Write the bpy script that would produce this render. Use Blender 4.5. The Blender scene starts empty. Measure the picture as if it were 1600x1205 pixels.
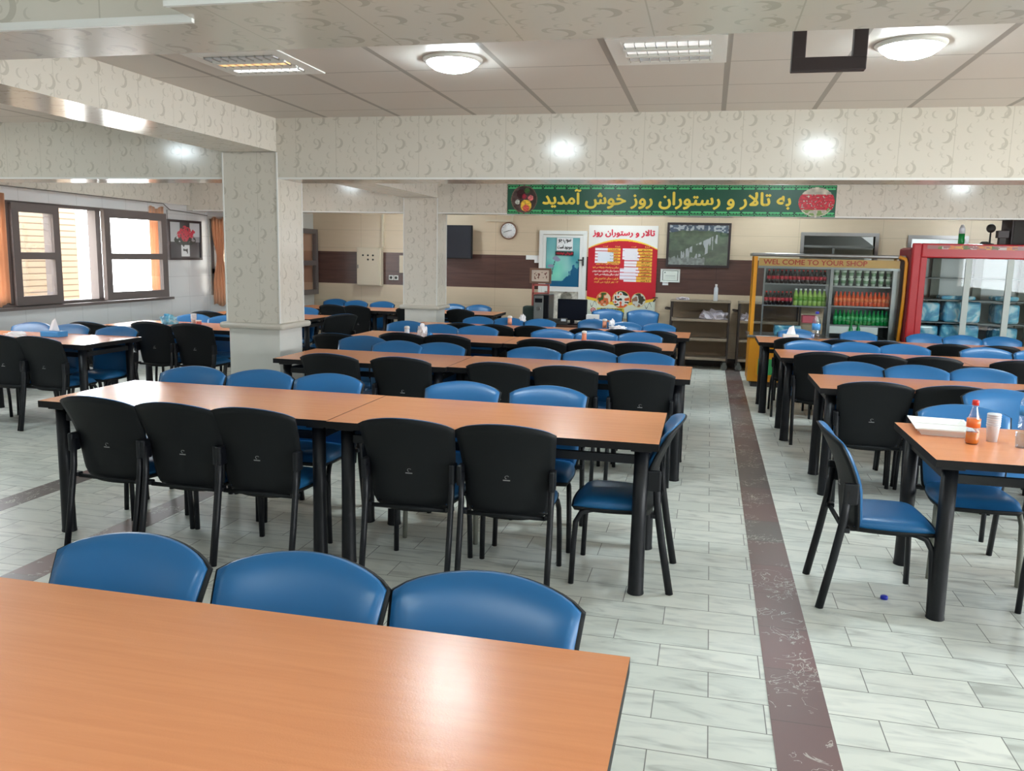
import bpy, bmesh, math, random
import numpy as np
from mathutils import Vector, Matrix
random.seed(4)
SC = bpy.context.scene
COL = SC.collection
PI = math.pi

# ------------------------------------------------------------------ camera, world, exposure
F_PX, CXP, CYP, CAM_H = 1310.0, 800.0, 602.5, 1.67
def cam_rotation():
    yc = Vector((1110 - CXP, CYP - 405, -F_PX)).normalized()
    h = Vector((1, -.0217, 0))
    xc = (h - yc * h.dot(yc)).normalized()
    zc = xc.cross(yc)
    return Matrix((xc, yc, zc))
cd = bpy.data.cameras.new('camera'); cam = bpy.data.objects.new('camera', cd); COL.objects.link(cam)
cd.sensor_width = 36; cd.sensor_fit = 'HORIZONTAL'; cd.lens = F_PX / 1600 * 36; cd.clip_start = .05
cam.matrix_world = Matrix.Translation((0, 0, CAM_H)) @ cam_rotation().to_4x4()
SC.camera = cam
SC.view_settings.view_transform = 'Standard'; SC.view_settings.look = 'None'
SC.view_settings.gamma = 1; SC.view_settings.use_curve_mapping = False
SC.view_settings.exposure = 0.55
W = bpy.data.worlds.new('sky'); SC.world = W; W.use_nodes = True
W.node_tree.nodes['Background'].inputs[0].default_value = (.93, .97, 1, 1)
W.node_tree.nodes['Background'].inputs[1].default_value = 15.0
LAMP_STRENGTH = 72.0
LAMP_COLOUR = (.80, .94, 1.0)
def portal(name, loc, rot, sx, sy):
    l = bpy.data.lights.new(name, 'AREA'); l.shape = 'RECTANGLE'; l.size = sx; l.size_y = sy; l.cycles.is_portal = True
    o = bpy.data.objects.new(name, l); COL.objects.link(o); o.location = loc; o.rotation_euler = rot
portal('window_daylight', (-7.75, 8.3, 1.56), (0, -PI/2, 0), 1.2, 5.0)
portal('added_side_opening_light', (6.55, 2.75, 1.6), (0, PI/2, 0), 1.0, 9.5)  # portal for the unseen side opening that was added to light the room
portal('window_daylight_notch', (-7.2, 11.9, 1.5), (-PI/2, 0, 0), .8, 1.3)

# ------------------------------------------------------------------ colour and materials
def lin(c):
    c = np.asarray(c, float) / 255.0
    return np.where(c <= .04045, c / 12.92, ((c + .055) / 1.055) ** 2.4)
def L(r, g, b): return tuple(float(x) for x in lin((r, g, b))) + (1.0,)
def newmat(name):
    m = bpy.data.materials.new(name); m.use_nodes = True
    return m, m.node_tree, m.node_tree.nodes['Principled BSDF']
def mat(name, rgb, rough=.5, metal=0, var=0, scale=8, spec=.5, emit=0, emit_rgb=None, coat=0, stretch=None, bump=0):
    m, nt, p = newmat(name)
    p.inputs['Roughness'].default_value = rough; p.inputs['Metallic'].default_value = metal
    p.inputs['Specular IOR Level'].default_value = spec
    c = L(*rgb); p.inputs['Base Color'].default_value = c
    if coat: p.inputs['Coat Weight'].default_value = coat; p.inputs['Coat Roughness'].default_value = .1
    if var or bump:
        tc = nt.nodes.new('ShaderNodeTexCoord'); n = nt.nodes.new('ShaderNodeTexNoise'); n.inputs['Scale'].default_value = scale; n.inputs['Detail'].default_value = 5
        src = tc.outputs['Object']
        if stretch:
            mp = nt.nodes.new('ShaderNodeMapping'); mp.inputs['Scale'].default_value = stretch
            nt.links.new(src, mp.inputs[0]); src = mp.outputs[0]
        nt.links.new(src, n.inputs['Vector'])
        if var:
            mx = nt.nodes.new('ShaderNodeMix'); mx.data_type = 'RGBA'
            mx.inputs[6].default_value = tuple(min(1, x * (1 - var)) for x in c[:3]) + (1,)
            mx.inputs[7].default_value = tuple(min(1, x * (1 + var)) for x in c[:3]) + (1,)
            nt.links.new(n.outputs[0], mx.inputs[0]); nt.links.new(mx.outputs[2], p.inputs['Base Color'])
        if bump:
            b = nt.nodes.new('ShaderNodeBump'); b.inputs['Strength'].default_value = bump; b.inputs['Distance'].default_value = .01
            nt.links.new(n.outputs[0], b.inputs['Height']); nt.links.new(b.outputs[0], p.inputs['Normal'])
    if emit:
        p.inputs['Emission Color'].default_value = L(*(emit_rgb or rgb)); p.inputs['Emission Strength'].default_value = emit
    return m
class NX:
    """tiny expression builder on a node tree"""
    def __init__(s, nt): s.nt = nt
    def m(s, op, *a):
        n = s.nt.nodes.new('ShaderNodeMath'); n.operation = op
        for i, x in enumerate(a):
            if isinstance(x, (int, float)): n.inputs[i].default_value = x
            else: s.nt.links.new(x, n.inputs[i])
        return n.outputs[0]
    def white(s, x, y, seed):
        c = s.nt.nodes.new('ShaderNodeCombineXYZ'); w = s.nt.nodes.new('ShaderNodeTexWhiteNoise'); w.noise_dimensions = '3D'
        s.nt.links.new(x, c.inputs[0]); s.nt.links.new(y, c.inputs[1]); c.inputs[2].default_value = seed
        s.nt.links.new(c.outputs[0], w.inputs['Vector'])
        sp = s.nt.nodes.new('ShaderNodeSeparateColor'); s.nt.links.new(w.outputs['Color'], sp.inputs[0])
        return sp.outputs
def crescent_mat():
    m, nt, p = newmat('crescent_panel'); X = NX(nt)
    uv = nt.nodes.new('ShaderNodeUVMap'); sp = nt.nodes.new('ShaderNodeSeparateXYZ'); nt.links.new(uv.outputs[0], sp.inputs[0])
    u, v = sp.outputs[0], sp.outputs[1]
    total = None
    for (cell, r, side, seed, off, amt) in ((.19, .042, 1, 3.1, .0, 1.0), (.125, .026, -1, 7.7, .33, .75), (.10, .016, -1, 11.3, .71, .6), (.115, .013, 1, 17.9, .17, .6)):
        a = X.m('ADD', X.m('DIVIDE', u, cell), off); b = X.m('ADD', X.m('DIVIDE', v, cell), off * 1.7)
        ca, cb = X.m('FLOOR', a), X.m('FLOOR', b)
        rn = X.white(ca, cb, seed)
        la = X.m('MULTIPLY', X.m('SUBTRACT', X.m('SUBTRACT', a, ca), .5), cell); lb = X.m('MULTIPLY', X.m('SUBTRACT', X.m('SUBTRACT', b, cb), .5), cell)
        j = max(0, cell / 2 - r - .004)
        la = X.m('SUBTRACT', la, X.m('MULTIPLY', X.m('SUBTRACT', rn[0], .5), 2 * j)); lb = X.m('SUBTRACT', lb, X.m('MULTIPLY', X.m('SUBTRACT', rn[1], .5), 2 * j))
        d1 = X.m('SQRT', X.m('ADD', X.m('MULTIPLY', la, la), X.m('MULTIPLY', lb, lb)))
        lc = X.m('ADD', la, side * r * .45); ld = X.m('SUBTRACT', lb, r * .12)
        d2 = X.m('SQRT', X.m('ADD', X.m('MULTIPLY', lc, lc), X.m('MULTIPLY', ld, ld)))
        inside = X.m('MULTIPLY', X.m('LESS_THAN', d1, r), X.m('GREATER_THAN', d2, r * .92))
        inside = X.m('MULTIPLY', inside, X.m('MULTIPLY', X.m('GREATER_THAN', rn[2], .12), amt))
        total = inside if total is None else X.m('MAXIMUM', total, inside)
    seam = X.m('LESS_THAN', X.m('ABSOLUTE', X.m('SUBTRACT', X.m('FRACT', X.m('DIVIDE', u, .37)), .5)), .006)
    total = X.m('MAXIMUM', total, X.m('MULTIPLY', seam, .9))
    mx = nt.nodes.new('ShaderNodeMix'); mx.data_type = 'RGBA'
    mx.inputs[6].default_value = L(212, 206, 194); mx.inputs[7].default_value = L(190, 184, 171)
    nt.links.new(total, mx.inputs[0]); nt.links.new(mx.outputs[2], p.inputs['Base Color'])
    p.inputs['Roughness'].default_value = .16; p.inputs['Specular IOR Level'].default_value = .42
    return m
def grid_mat(name, rgb, line, sx, sy, ox, oy, wx, wy, rough=.5, var=0, spec=.5):
    """surface with straight joints every sx / sy metres (UV metres)"""
    m, nt, p = newmat(name); X = NX(nt)
    uv = nt.nodes.new('ShaderNodeUVMap'); sp = nt.nodes.new('ShaderNodeSeparateXYZ'); nt.links.new(uv.outputs[0], sp.inputs[0])
    def ln(c, s, o, w): return X.m('LESS_THAN', X.m('ABSOLUTE', X.m('SUBTRACT', X.m('FRACT', X.m('ADD', X.m('DIVIDE', X.m('SUBTRACT', c, o), s), .5)), .5)), w / s / 2)
    t = X.m('MAXIMUM', ln(sp.outputs[0], sx, ox, wx), ln(sp.outputs[1], sy, oy, wy))
    mx = nt.nodes.new('ShaderNodeMix'); mx.data_type = 'RGBA'
    mx.inputs[6].default_value = L(*rgb); mx.inputs[7].default_value = L(*line)
    if var:
        n = nt.nodes.new('ShaderNodeTexNoise'); n.inputs['Scale'].default_value = 2.5; n.inputs['Detail'].default_value = 6
        mp = nt.nodes.new('ShaderNodeMapping'); mp.inputs['Scale'].default_value = (1, 9, 1); nt.links.new(uv.outputs[0], mp.inputs[0]); nt.links.new(mp.outputs[0], n.inputs['Vector'])
        m2 = nt.nodes.new('ShaderNodeMix'); m2.data_type = 'RGBA'; c = L(*rgb)
        m2.inputs[6].default_value = tuple(x * (1 - var) for x in c[:3]) + (1,); m2.inputs[7].default_value = tuple(min(1, x * (1 + var)) for x in c[:3]) + (1,)
        nt.links.new(n.outputs[0], m2.inputs[0]); nt.links.new(m2.outputs[2], mx.inputs[6])
    nt.links.new(t, mx.inputs[0]); nt.links.new(mx.outputs[2], p.inputs['Base Color'])
    p.inputs['Roughness'].default_value = rough; p.inputs['Specular IOR Level'].default_value = spec
    return m
def marble_floor():
    m, nt, p = newmat('white_marble_tiles')
    uv = nt.nodes.new('ShaderNodeUVMap')
    mp = nt.nodes.new('ShaderNodeMapping'); mp.inputs['Location'].default_value = (.12 + .0, -3.11 + .205 * 20, 0); nt.links.new(uv.outputs[0], mp.inputs[0])
    br = nt.nodes.new('ShaderNodeTexBrick'); br.offset = .5; br.squash = 1
    br.inputs['Scale'].default_value = 1; br.inputs['Mortar Size'].default_value = .0022; br.inputs['Mortar Smooth'].default_value = .2
    br.inputs['Brick Width'].default_value = .41; br.inputs['Row Height'].default_value = .205
    br.inputs['Color1'].default_value = (0, 0, 0, 1); br.inputs['Color2'].default_value = (1, 1, 1, 1); br.inputs['Mortar'].default_value = (.5, .5, .5, 1); br.inputs['Bias'].default_value = 0
    nt.links.new(mp.outputs[0], br.inputs['Vector'])
    # veins: stretched warped noise, shifted per tile
    add = nt.nodes.new('ShaderNodeVectorMath'); add.operation = 'MULTIPLY_ADD'
    nt.links.new(br.outputs['Color'], add.inputs[0]); add.inputs[1].default_value = (13, 7, 5); nt.links.new(uv.outputs[0], add.inputs[2])
    m2 = nt.nodes.new('ShaderNodeMapping'); m2.inputs['Rotation'].default_value = (0, 0, .35); m2.inputs['Scale'].default_value = (1.5, 6, 1); nt.links.new(add.outputs[0], m2.inputs[0])
    n = nt.nodes.new('ShaderNodeTexNoise'); n.inputs['Scale'].default_value = 2.4; n.inputs['Detail'].default_value = 8; n.inputs['Distortion'].default_value = 1.2; nt.links.new(m2.outputs[0], n.inputs['Vector'])
    cr = nt.nodes.new('ShaderNodeValToRGB'); e = cr.color_ramp.elements
    e[0].position = .30; e[0].color = L(192, 194, 188); e[1].position = .56; e[1].color = L(228, 230, 223)
    e2 = e.new(.43); e2.color = L(215, 218, 212)
    nt.links.new(n.outputs[0], cr.inputs[0])
    tint = nt.nodes.new('ShaderNodeMix'); tint.data_type = 'RGBA'; tint.blend_type = 'MULTIPLY'; tint.inputs[0].default_value = 1
    r2 = nt.nodes.new('ShaderNodeValToRGB'); r2.color_ramp.elements[0].color = (.87, .89, .87, 1); r2.color_ramp.elements[1].color = (1, 1, .98, 1)
    nt.links.new(br.outputs['Color'], r2.inputs[0]); nt.links.new(cr.outputs[0], tint.inputs[6]); nt.links.new(r2.outputs[0], tint.inputs[7])
    mo = nt.nodes.new('ShaderNodeMix'); mo.data_type = 'RGBA'; mo.inputs[7].default_value = L(118, 120, 114)
    nt.links.new(br.outputs['Fac'], mo.inputs[0]); nt.links.new(tint.outputs[2], mo.inputs[6]); nt.links.new(mo.outputs[2], p.inputs['Base Color'])
    p.inputs['Roughness'].default_value = .38; p.inputs['Specular IOR Level'].default_value = .35
    return m
def brown_marble():
    m, nt, p = newmat('brown_marble'); X = NX(nt)
    tc = nt.nodes.new('ShaderNodeTexCoord'); sp = nt.nodes.new('ShaderNodeSeparateXYZ'); nt.links.new(tc.outputs['Object'], sp.inputs[0])
    def noise(sx, sy, sc, det, dist, rot=0):
        mp = nt.nodes.new('ShaderNodeMapping'); mp.inputs['Scale'].default_value = (sx, sy, 1); mp.inputs['Rotation'].default_value = (0, 0, rot); nt.links.new(tc.outputs['Object'], mp.inputs[0])
        n = nt.nodes.new('ShaderNodeTexNoise'); n.inputs['Scale'].default_value = sc; n.inputs['Detail'].default_value = det; n.inputs['Distortion'].default_value = dist; nt.links.new(mp.outputs[0], n.inputs['Vector']); return n.outputs[0]
    q = X.m('DIVIDE', X.m('SUBTRACT', sp.outputs[1], 3.42), .41); slab = X.m('FLOOR', q)
    w = X.white(slab, X.m('FLOOR', X.m('MULTIPLY', sp.outputs[0], .5)), 2.2)
    mx = nt.nodes.new('ShaderNodeMix'); mx.data_type = 'RGBA'; mx.inputs[6].default_value = L(122, 92, 90); mx.inputs[7].default_value = L(108, 100, 97); nt.links.new(w[0], mx.inputs[0])
    va = X.m('LESS_THAN', X.m('ABSOLUTE', X.m('SUBTRACT', noise(1, 1, 6, 3, 2.5, .6), .5)), .010)
    vb = X.m('LESS_THAN', X.m('ABSOLUTE', X.m('SUBTRACT', noise(1, 1, 13, 4, 1.5, 1.2), .5)), .016)
    mask = X.m('GREATER_THAN', noise(1, 1, 2.6, 2, 0), .50); mask2 = X.m('GREATER_THAN', noise(1, 1, 4.5, 3, 0, .3), .60)
    v = X.m('MULTIPLY', X.m('MAXIMUM', X.m('MULTIPLY', va, mask), X.m('MULTIPLY', vb, mask2)), .62)
    m2 = nt.nodes.new('ShaderNodeMix'); m2.data_type = 'RGBA'; m2.inputs[7].default_value = L(206, 202, 192); nt.links.new(v, m2.inputs[0]); nt.links.new(mx.outputs[2], m2.inputs[6])
    jn = X.m('LESS_THAN', X.m('ABSOLUTE', X.m('SUBTRACT', X.m('SUBTRACT', q, slab), .5)), .497)
    m3 = nt.nodes.new('ShaderNodeMix'); m3.data_type = 'RGBA'; m3.inputs[6].default_value = L(70, 62, 58); nt.links.new(jn, m3.inputs[0]); nt.links.new(m2.outputs[2], m3.inputs[7]); nt.links.new(m3.outputs[2], p.inputs['Base Color'])
    p.inputs['Roughness'].default_value = .36
    return m
def wood_mat():
    m, nt, p = newmat('cherry_laminate')
    tc = nt.nodes.new('ShaderNodeTexCoord'); mp = nt.nodes.new('ShaderNodeMapping'); mp.inputs['Scale'].default_value = (1.2, 22, 1)
    nt.links.new(tc.outputs['Object'], mp.inputs[0])
    n = nt.nodes.new('ShaderNodeTexNoise'); n.inputs['Scale'].default_value = 2.2; n.inputs['Detail'].default_value = 7; n.inputs['Distortion'].default_value = .6; nt.links.new(mp.outputs[0], n.inputs['Vector'])
    cr = nt.nodes.new('ShaderNodeValToRGB'); e = cr.color_ramp.elements
    e[0].position = .3; e[0].color = L(224, 145, 97); e[1].position = .7; e[1].color = L(231, 153, 104)
    nt.links.new(n.outputs[0], cr.inputs[0]); nt.links.new(cr.outputs[0], p.inputs['Base Color'])
    p.inputs['Roughness'].default_value = .245; p.inputs['Specular IOR Level'].default_value = .55
    n2 = nt.nodes.new('ShaderNodeTexNoise'); n2.inputs['Scale'].default_value = 260; n2.inputs['Detail'].default_value = 2; nt.links.new(tc.outputs['Object'], n2.inputs['Vector'])
    bp = nt.nodes.new('ShaderNodeBump'); bp.inputs['Strength'].default_value = .12; bp.inputs['Distance'].default_value = .002; nt.links.new(n2.outputs[0], bp.inputs['Height']); nt.links.new(bp.outputs[0], p.inputs['Normal'])
    return m
def glass_mat(name, tint=(255, 255, 255), refl=.08, rough=.02):
    m = bpy.data.materials.new(name); m.use_nodes = True; nt = m.node_tree; nt.nodes.clear()
    o = nt.nodes.new('ShaderNodeOutputMaterial'); t = nt.nodes.new('ShaderNodeBsdfTransparent'); g = nt.nodes.new('ShaderNodeBsdfGlossy'); mx = nt.nodes.new('ShaderNodeMixShader')
    t.inputs[0].default_value = L(*tint); g.inputs['Roughness'].default_value = rough
    lw = nt.nodes.new('ShaderNodeLayerWeight'); lw.inputs[0].default_value = .25
    mt = nt.nodes.new('ShaderNodeMath'); mt.operation = 'MULTIPLY_ADD'; mt.inputs[1].default_value = .25; mt.inputs[2].default_value = refl
    nt.links.new(lw.outputs['Fresnel'], mt.inputs[0]); nt.links.new(mt.outputs[0], mx.inputs[0])
    nt.links.new(t.outputs[0], mx.inputs[1]); nt.links.new(g.outputs[0], mx.inputs[2]); nt.links.new(mx.outputs[0], o.inputs[0])
    return m
def print_mat():
    m, nt, p = newmat('printed_picture')
    a = nt.nodes.new('ShaderNodeVertexColor'); a.layer_name = 'Col'; nt.links.new(a.outputs[0], p.inputs['Base Color'])
    p.inputs['Roughness'].default_value = .35
    return m
M = dict(
    crescent=crescent_mat(), floor=marble_floor(), brown=brown_marble(), wood=wood_mat(), prt=print_mat(),
    ceil=grid_mat('ceiling_tiles', (203, 197, 189), (150, 144, 136), .653, .665, .034, 5.145, .035, .012, .45),
    tile_white=grid_mat('white_wall_tiles', (214, 214, 214), (190, 190, 190), .45, .30, 0, .05, .006, .006, .22),
    cream=grid_mat('cream_wall_tiles', (208, 189, 163), (184, 166, 142), 1.18, .30, .1, .23, .006, .006, .28, var=.05),
    band=grid_mat('brown_wall_tiles', (88, 62, 56), (66, 46, 42), 1.18, .27, .1, .0, .006, .006, .25, var=.35),
    plaster=mat('white_paint', (206, 203, 196), .5), marble_base=mat('grey_white_marble', (212, 210, 203), .3, var=.08, scale=5),
    ledge=mat('stone_ledge', (196, 190, 178), .35, var=.06),
    blue=mat('blue_vinyl', (36, 104, 158), .36, spec=.5), plastic=mat('black_plastic', (17, 20, 23), .55, spec=.3), steel_black=mat('black_tube', (15, 17, 23), .42, spec=.4),
    mark=mat('pale_mark', (150, 150, 150), .5), edge=mat('black_edge_band', (15, 14, 16), .55, spec=.3), grey_leg=mat('worn_grey_paint', (120, 122, 112), .6, var=.2, scale=30),
    frame=mat('brown_window_frame', (104, 95, 92), .4), glass=glass_mat('clear_glass'), fglass=glass_mat('cooler_glass', (246, 250, 250), .015),
    brick=None, curtain=mat('orange_curtain', (226, 182, 150), .8, var=.12, scale=6), wire=mat('grey_cable', (98, 92, 86), .6),
    concrete=mat('pale_concrete', (190, 186, 176), .8, var=.06),
    lamp=mat('lamp_glow', (255, 255, 255), .3, emit=1), white=mat('white_plastic', (226, 226, 222), .35), white_paper=mat('white_paper', (236, 236, 236), .7),
    chrome=mat('chrome', (205, 205, 205), .15, metal=1), steel=mat('brushed_steel', (150, 150, 150), .32, metal=1), dark=mat('dark_gap', (52, 50, 48), .6),
    mdf=mat('dark_wood_frame', (52, 42, 44), .45), black=mat('black_gloss', (12, 14, 20), .35, spec=.3), navy=mat('dark_screen', (12, 18, 32), .35, spec=.3),
    yellow=mat('yellow_enamel', (222, 150, 36), .3), gold=mat('gold_header', (208, 160, 88), .3), red=mat('red_enamel', (178, 36, 44), .3, var=.05, scale=3),
    redtxt=mat('red_lettering', (182, 56, 32), .5), ylw_txt=mat('yellow_lettering', (236, 214, 84), .5), crimson=mat('crimson_lettering', (206, 36, 62), .5), blacktxt=mat('black_lettering', (30, 30, 30), .6),
    whtxt=mat('white_lettering', (240, 226, 218), .6), gold_txt=mat('gold_lettering', (240, 190, 90), .6),
    cart=mat('worn_cart_paint', (150, 134, 116), .55, var=.2, scale=10), cart_dark=mat('cart_dark_tube', (58, 48, 44), .5), cart_back=mat('cart_back_panel', (138, 118, 96), .5, var=.08),
    cola=mat('cola_drink', (38, 18, 18), .12), cola_label=mat('cola_red_label', (186, 44, 56), .3), malt=mat('lime_drink', (158, 190, 96), .12), malt_label=mat('lime_label', (110, 160, 40), .3), orange=mat('orange_drink', (226, 84, 34), .15), orange_label=mat('orange_label', (240, 120, 60), .3),
    green=mat('green_bottle', (16, 132, 62), .1), green_label=mat('green_label', (70, 170, 100), .3), cup=mat('yoghurt_cup', (214, 226, 208), .35), cup_label=mat('cup_label', (120, 150, 116), .4), cap_red=mat('red_cap', (214, 52, 44), .35), cap_white=mat('white_cap', (230, 230, 226), .4), cap_blue=mat('blue_cap', (28, 44, 168), .35),
    clear=glass_mat('clear_plastic', (240, 246, 250), .10, .06), soda=mat('orange_soda', (244, 128, 30), .15), water_label=mat('blue_water_label', (70, 150, 214), .35), foam=mat('white_foam', (238, 238, 234), .6), tissue=mat('white_tissue', (238, 236, 238), .8), frost=mat('frosted_plastic', (214, 218, 224), .35),
    pink=mat('pink_frame', (196, 104, 96), .5), beige=mat('beige_enamel', (206, 194, 172), .4), grey=mat('grey_plastic', (112, 114, 112), .45), dgreen=mat('dark_green_plastic', (48, 66, 60), .5), desk=mat('dark_desk_wood', (74, 46, 34), .4), brownbox=mat('brown_card', (168, 98, 62), .7),
    tube_glow=mat('tube_glow', (255, 255, 255), .4, emit=.9), slot_reflect=mat('slot_reflect_glow', (240, 240, 240), .4, emit=.45), tube_orange=mat('tube_orange_glow', (255, 206, 140), .4, emit=.7),
    pack=None, bagm=mat('thin_white_film', (190, 182, 190), .25, var=.25, scale=25), salt=mat('orange_salt', (226, 150, 120), .5), gold_frame=mat('carved_frame', (128, 96, 78), .5), olive=mat('olive_grey_post', (126, 126, 110), .4), mull=mat('grey_mullion', (176, 186, 180), .35), red_dark=mat('dark_red', (120, 28, 36), .4), hot_pink=mat('pink_plastic', (214, 92, 106), .5),
)
M['brick'] = grid_mat('pale_brick', (140, 120, 98), (92, 74, 56), 50, .085, 0, 0, .001, .016, .8)
def sheer(m, rgb):
    nt = m.node_tree; out = next(n for n in nt.nodes if n.type == 'OUTPUT_MATERIAL'); p = nt.nodes['Principled BSDF']
    t = nt.nodes.new('ShaderNodeBsdfTranslucent'); t.inputs[0].default_value = L(*rgb); x = nt.nodes.new('ShaderNodeMixShader'); x.inputs[0].default_value = .5
    nt.links.new(p.outputs[0], x.inputs[1]); nt.links.new(t.outputs[0], x.inputs[2]); nt.links.new(x.outputs[0], out.inputs[0])
sheer(M['curtain'], (234, 196, 166))
def pack_mat():
    m, nt, p = newmat('blue_water_pack')
    tc = nt.nodes.new('ShaderNodeTexCoord'); n = nt.nodes.new('ShaderNodeTexNoise'); n.inputs['Scale'].default_value = 5; n.inputs['Detail'].default_value = 2; n.inputs['Distortion'].default_value = 1.5
    nt.links.new(tc.outputs['Object'], n.inputs['Vector']); cr = nt.nodes.new('ShaderNodeValToRGB'); e = cr.color_ramp.elements
    e[0].position = .38; e[0].color = L(84, 150, 186); e[1].position = .62; e[1].color = L(206, 226, 232); k = e.new(.5); k.color = L(120, 190, 214)
    nt.links.new(n.outputs[0], cr.inputs[0]); nt.links.new(cr.outputs[0], p.inputs['Base Color']); p.inputs['Roughness'].default_value = .15
    return m
M['pack'] = pack_mat()
lp = M['lamp'].node_tree.nodes['Principled BSDF']
lp.inputs['Emission Color'].default_value = LAMP_COLOUR + (1,); lp.inputs['Emission Strength'].default_value = LAMP_STRENGTH

# ------------------------------------------------------------------ mesh helpers
class MB:
    def __init__(s): s.v = []; s.f = []; s.mi = []; s.cur = 0; s.sm = []; s.smooth = False
    def add(s, vs, fs, smooth=None):
        b = len(s.v); s.v += [tuple(x) for x in vs]
        sm = s.smooth if smooth is None else smooth
        for f in fs: s.f.append(tuple(b + i for i in f)); s.mi.append(s.cur); s.sm.append(sm)
        return s
    def slot(s, i): s.cur = i; return s
    def box(s, x0, x1, y0, y1, z0, z1, bev=0):
        if bev <= 0:
            return s.add([(x0, y0, z0), (x1, y0, z0), (x1, y1, z0), (x0, y1, z0), (x0, y0, z1), (x1, y0, z1), (x1, y1, z1), (x0, y1, z1)],
                         [(0, 3, 2, 1), (4, 5, 6, 7), (0, 1, 5, 4), (1, 2, 6, 5), (2, 3, 7, 6), (3, 0, 4, 7)], False)
        bm = bmesh.new(); bmesh.ops.create_cube(bm, size=1)
        for v in bm.verts: v.co = Vector(((x0 + x1) / 2 + v.co.x * (x1 - x0), (y0 + y1) / 2 + v.co.y * (y1 - y0), (z0 + z1) / 2 + v.co.z * (z1 - z0)))
        bmesh.ops.bevel(bm, geom=bm.edges[:], offset=min(bev, .49 * min(x1 - x0, y1 - y0, z1 - z0)), segments=2, affect='EDGES', profile=.5)
        return s.bm(bm)
    def bm(s, bm, smooth=False):
        bm.verts.index_update(); s.add([v.co[:] for v in bm.verts], [[v.index for v in f.verts] for f in bm.faces], smooth); bm.free(); return s
    def tube(s, pts, r, n=10, smooth=True, flat=1.0):
        pts = [Vector(p) for p in pts]; rs = r if isinstance(r, (list, tuple)) else [r] * len(pts)
        rings = []; up = None
        for i, p in enumerate(pts):
            d = (pts[min(i + 1, len(pts) - 1)] - pts[max(i - 1, 0)]).normalized()
            if up is None: up = Vector((1, 0, 0)) if abs(d.x) < .9 else Vector((0, 1, 0))
            a = (up - d * up.dot(d)).normalized(); b = d.cross(a); up = a
            rings.append([p + a * (rs[i] * math.cos(2 * PI * k / n)) + b * (rs[i] * flat * math.sin(2 * PI * k / n)) for k in range(n)])
        vs = [v for rg in rings for v in rg]; fs = []
        for i in range(len(pts) - 1):
            for k in range(n): fs.append((i * n + k, i * n + (k + 1) % n, (i + 1) * n + (k + 1) % n, (i + 1) * n + k))
        s.add(vs, fs, smooth); b0 = len(s.v) - len(vs)
        for f in (tuple(reversed(range(n))), tuple(range((len(pts) - 1) * n, len(pts) * n))):
            s.f.append(tuple(b0 + i for i in f)); s.mi.append(s.cur); s.sm.append(False)
        return s
    def lathe(s, prof, n=20, c=(0, 0, 0), axis='z', smooth=True):
        vs = []; fs = []
        for (r, h) in prof:
            for k in range(n):
                a = 2 * PI * k / n; x, y, z = r * math.cos(a), r * math.sin(a), h
                if axis == 'y': x, y, z = r * math.cos(a), -h, r * math.sin(a)
                vs.append((c[0] + x, c[1] + y, c[2] + z))
        m = len(prof)
        for i in range(m - 1):
            for k in range(n): fs.append((i * n + k, i * n + (k + 1) % n, (i + 1) * n + (k + 1) % n, (i + 1) * n + k))
        fs.append(tuple(reversed(range(n)))); fs.append(tuple(range((m - 1) * n, m * n)))
        return s.add(vs, fs, smooth)
    def shell(s, fa, fb, nu, nv, smooth=True):
        """closed skin between two parametric sheets fa (outer) and fb (inner), u,v in [0,1]"""
        va = [fa(i / nu, j / nv) for j in range(nv + 1) for i in range(nu + 1)]; vb = [fb(i / nu, j / nv) for j in range(nv + 1) for i in range(nu + 1)]
        N = len(va); w = nu + 1; fs = []
        for j in range(nv):
            for i in range(nu):
                q = (j * w + i, j * w + i + 1, (j + 1) * w + i + 1, (j + 1) * w + i); fs.append(q); fs.append(tuple(N + k for k in reversed(q)))
        rim = [i for i in range(w)] + [j * w + nu for j in range(1, nv + 1)] + [nv * w + i for i in range(nu - 1, -1, -1)] + [j * w for j in range(nv - 1, 0, -1)]
        for k in range(len(rim)):
            a, b = rim[k], rim[(k + 1) % len(rim)]; fs.append((b, a, N + a, N + b))
        return s.add(va + vb, fs, smooth)
    def mesh(s, name, mats, uv=None):
        me = bpy.data.meshes.new(name); me.from_pydata(s.v, [], s.f); me.validate()
        for m in (mats if isinstance(mats, (list, tuple)) else [mats]): me.materials.append(m)
        if len(s.mi) == len(me.polygons):
            me.polygons.foreach_set('material_index', s.mi); me.polygons.foreach_set('use_smooth', s.sm)
        if uv:
            ul = me.uv_layers.new(name='UVMap')
            for p in me.polygons:
                n = p.normal; ax = max(range(3), key=lambda i: abs(n[i]))
                for li in p.loop_indices:
                    c = me.vertices[me.loops[li].vertex_index].co
                    if ax == 0: t = (c.y, c.z)
                    elif ax == 1: t = (c.x, c.z)
                    else: t = (c.y, c.x) if uv == 'y' else (c.x, c.y)
                    ul.data[li].uv = t
        return me
def fix_normals(me):
    bm = bmesh.new(); bm.from_mesh(me); bmesh.ops.recalc_face_normals(bm, faces=bm.faces[:]); bm.to_mesh(me); bm.free(); return me
def link(name, me, parent=None, loc=(0, 0, 0), rz=0):
    o = bpy.data.objects.new(name, me); COL.objects.link(o); o.location = loc; o.rotation_euler = (0, 0, rz)
    if parent is not None: o.parent = parent
    return o
def obj(name, mb, mats, parent=None, loc=(0, 0, 0), rz=0, uv=None, fix=True):
    me = mb.mesh(name, mats, uv)
    if fix: fix_normals(me)
    return link(name, me, parent, loc, rz)
def tag(o, label, cat, group=None):
    o['label'] = label; o['category'] = cat
    if group: o['group'] = group
    return o
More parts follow.
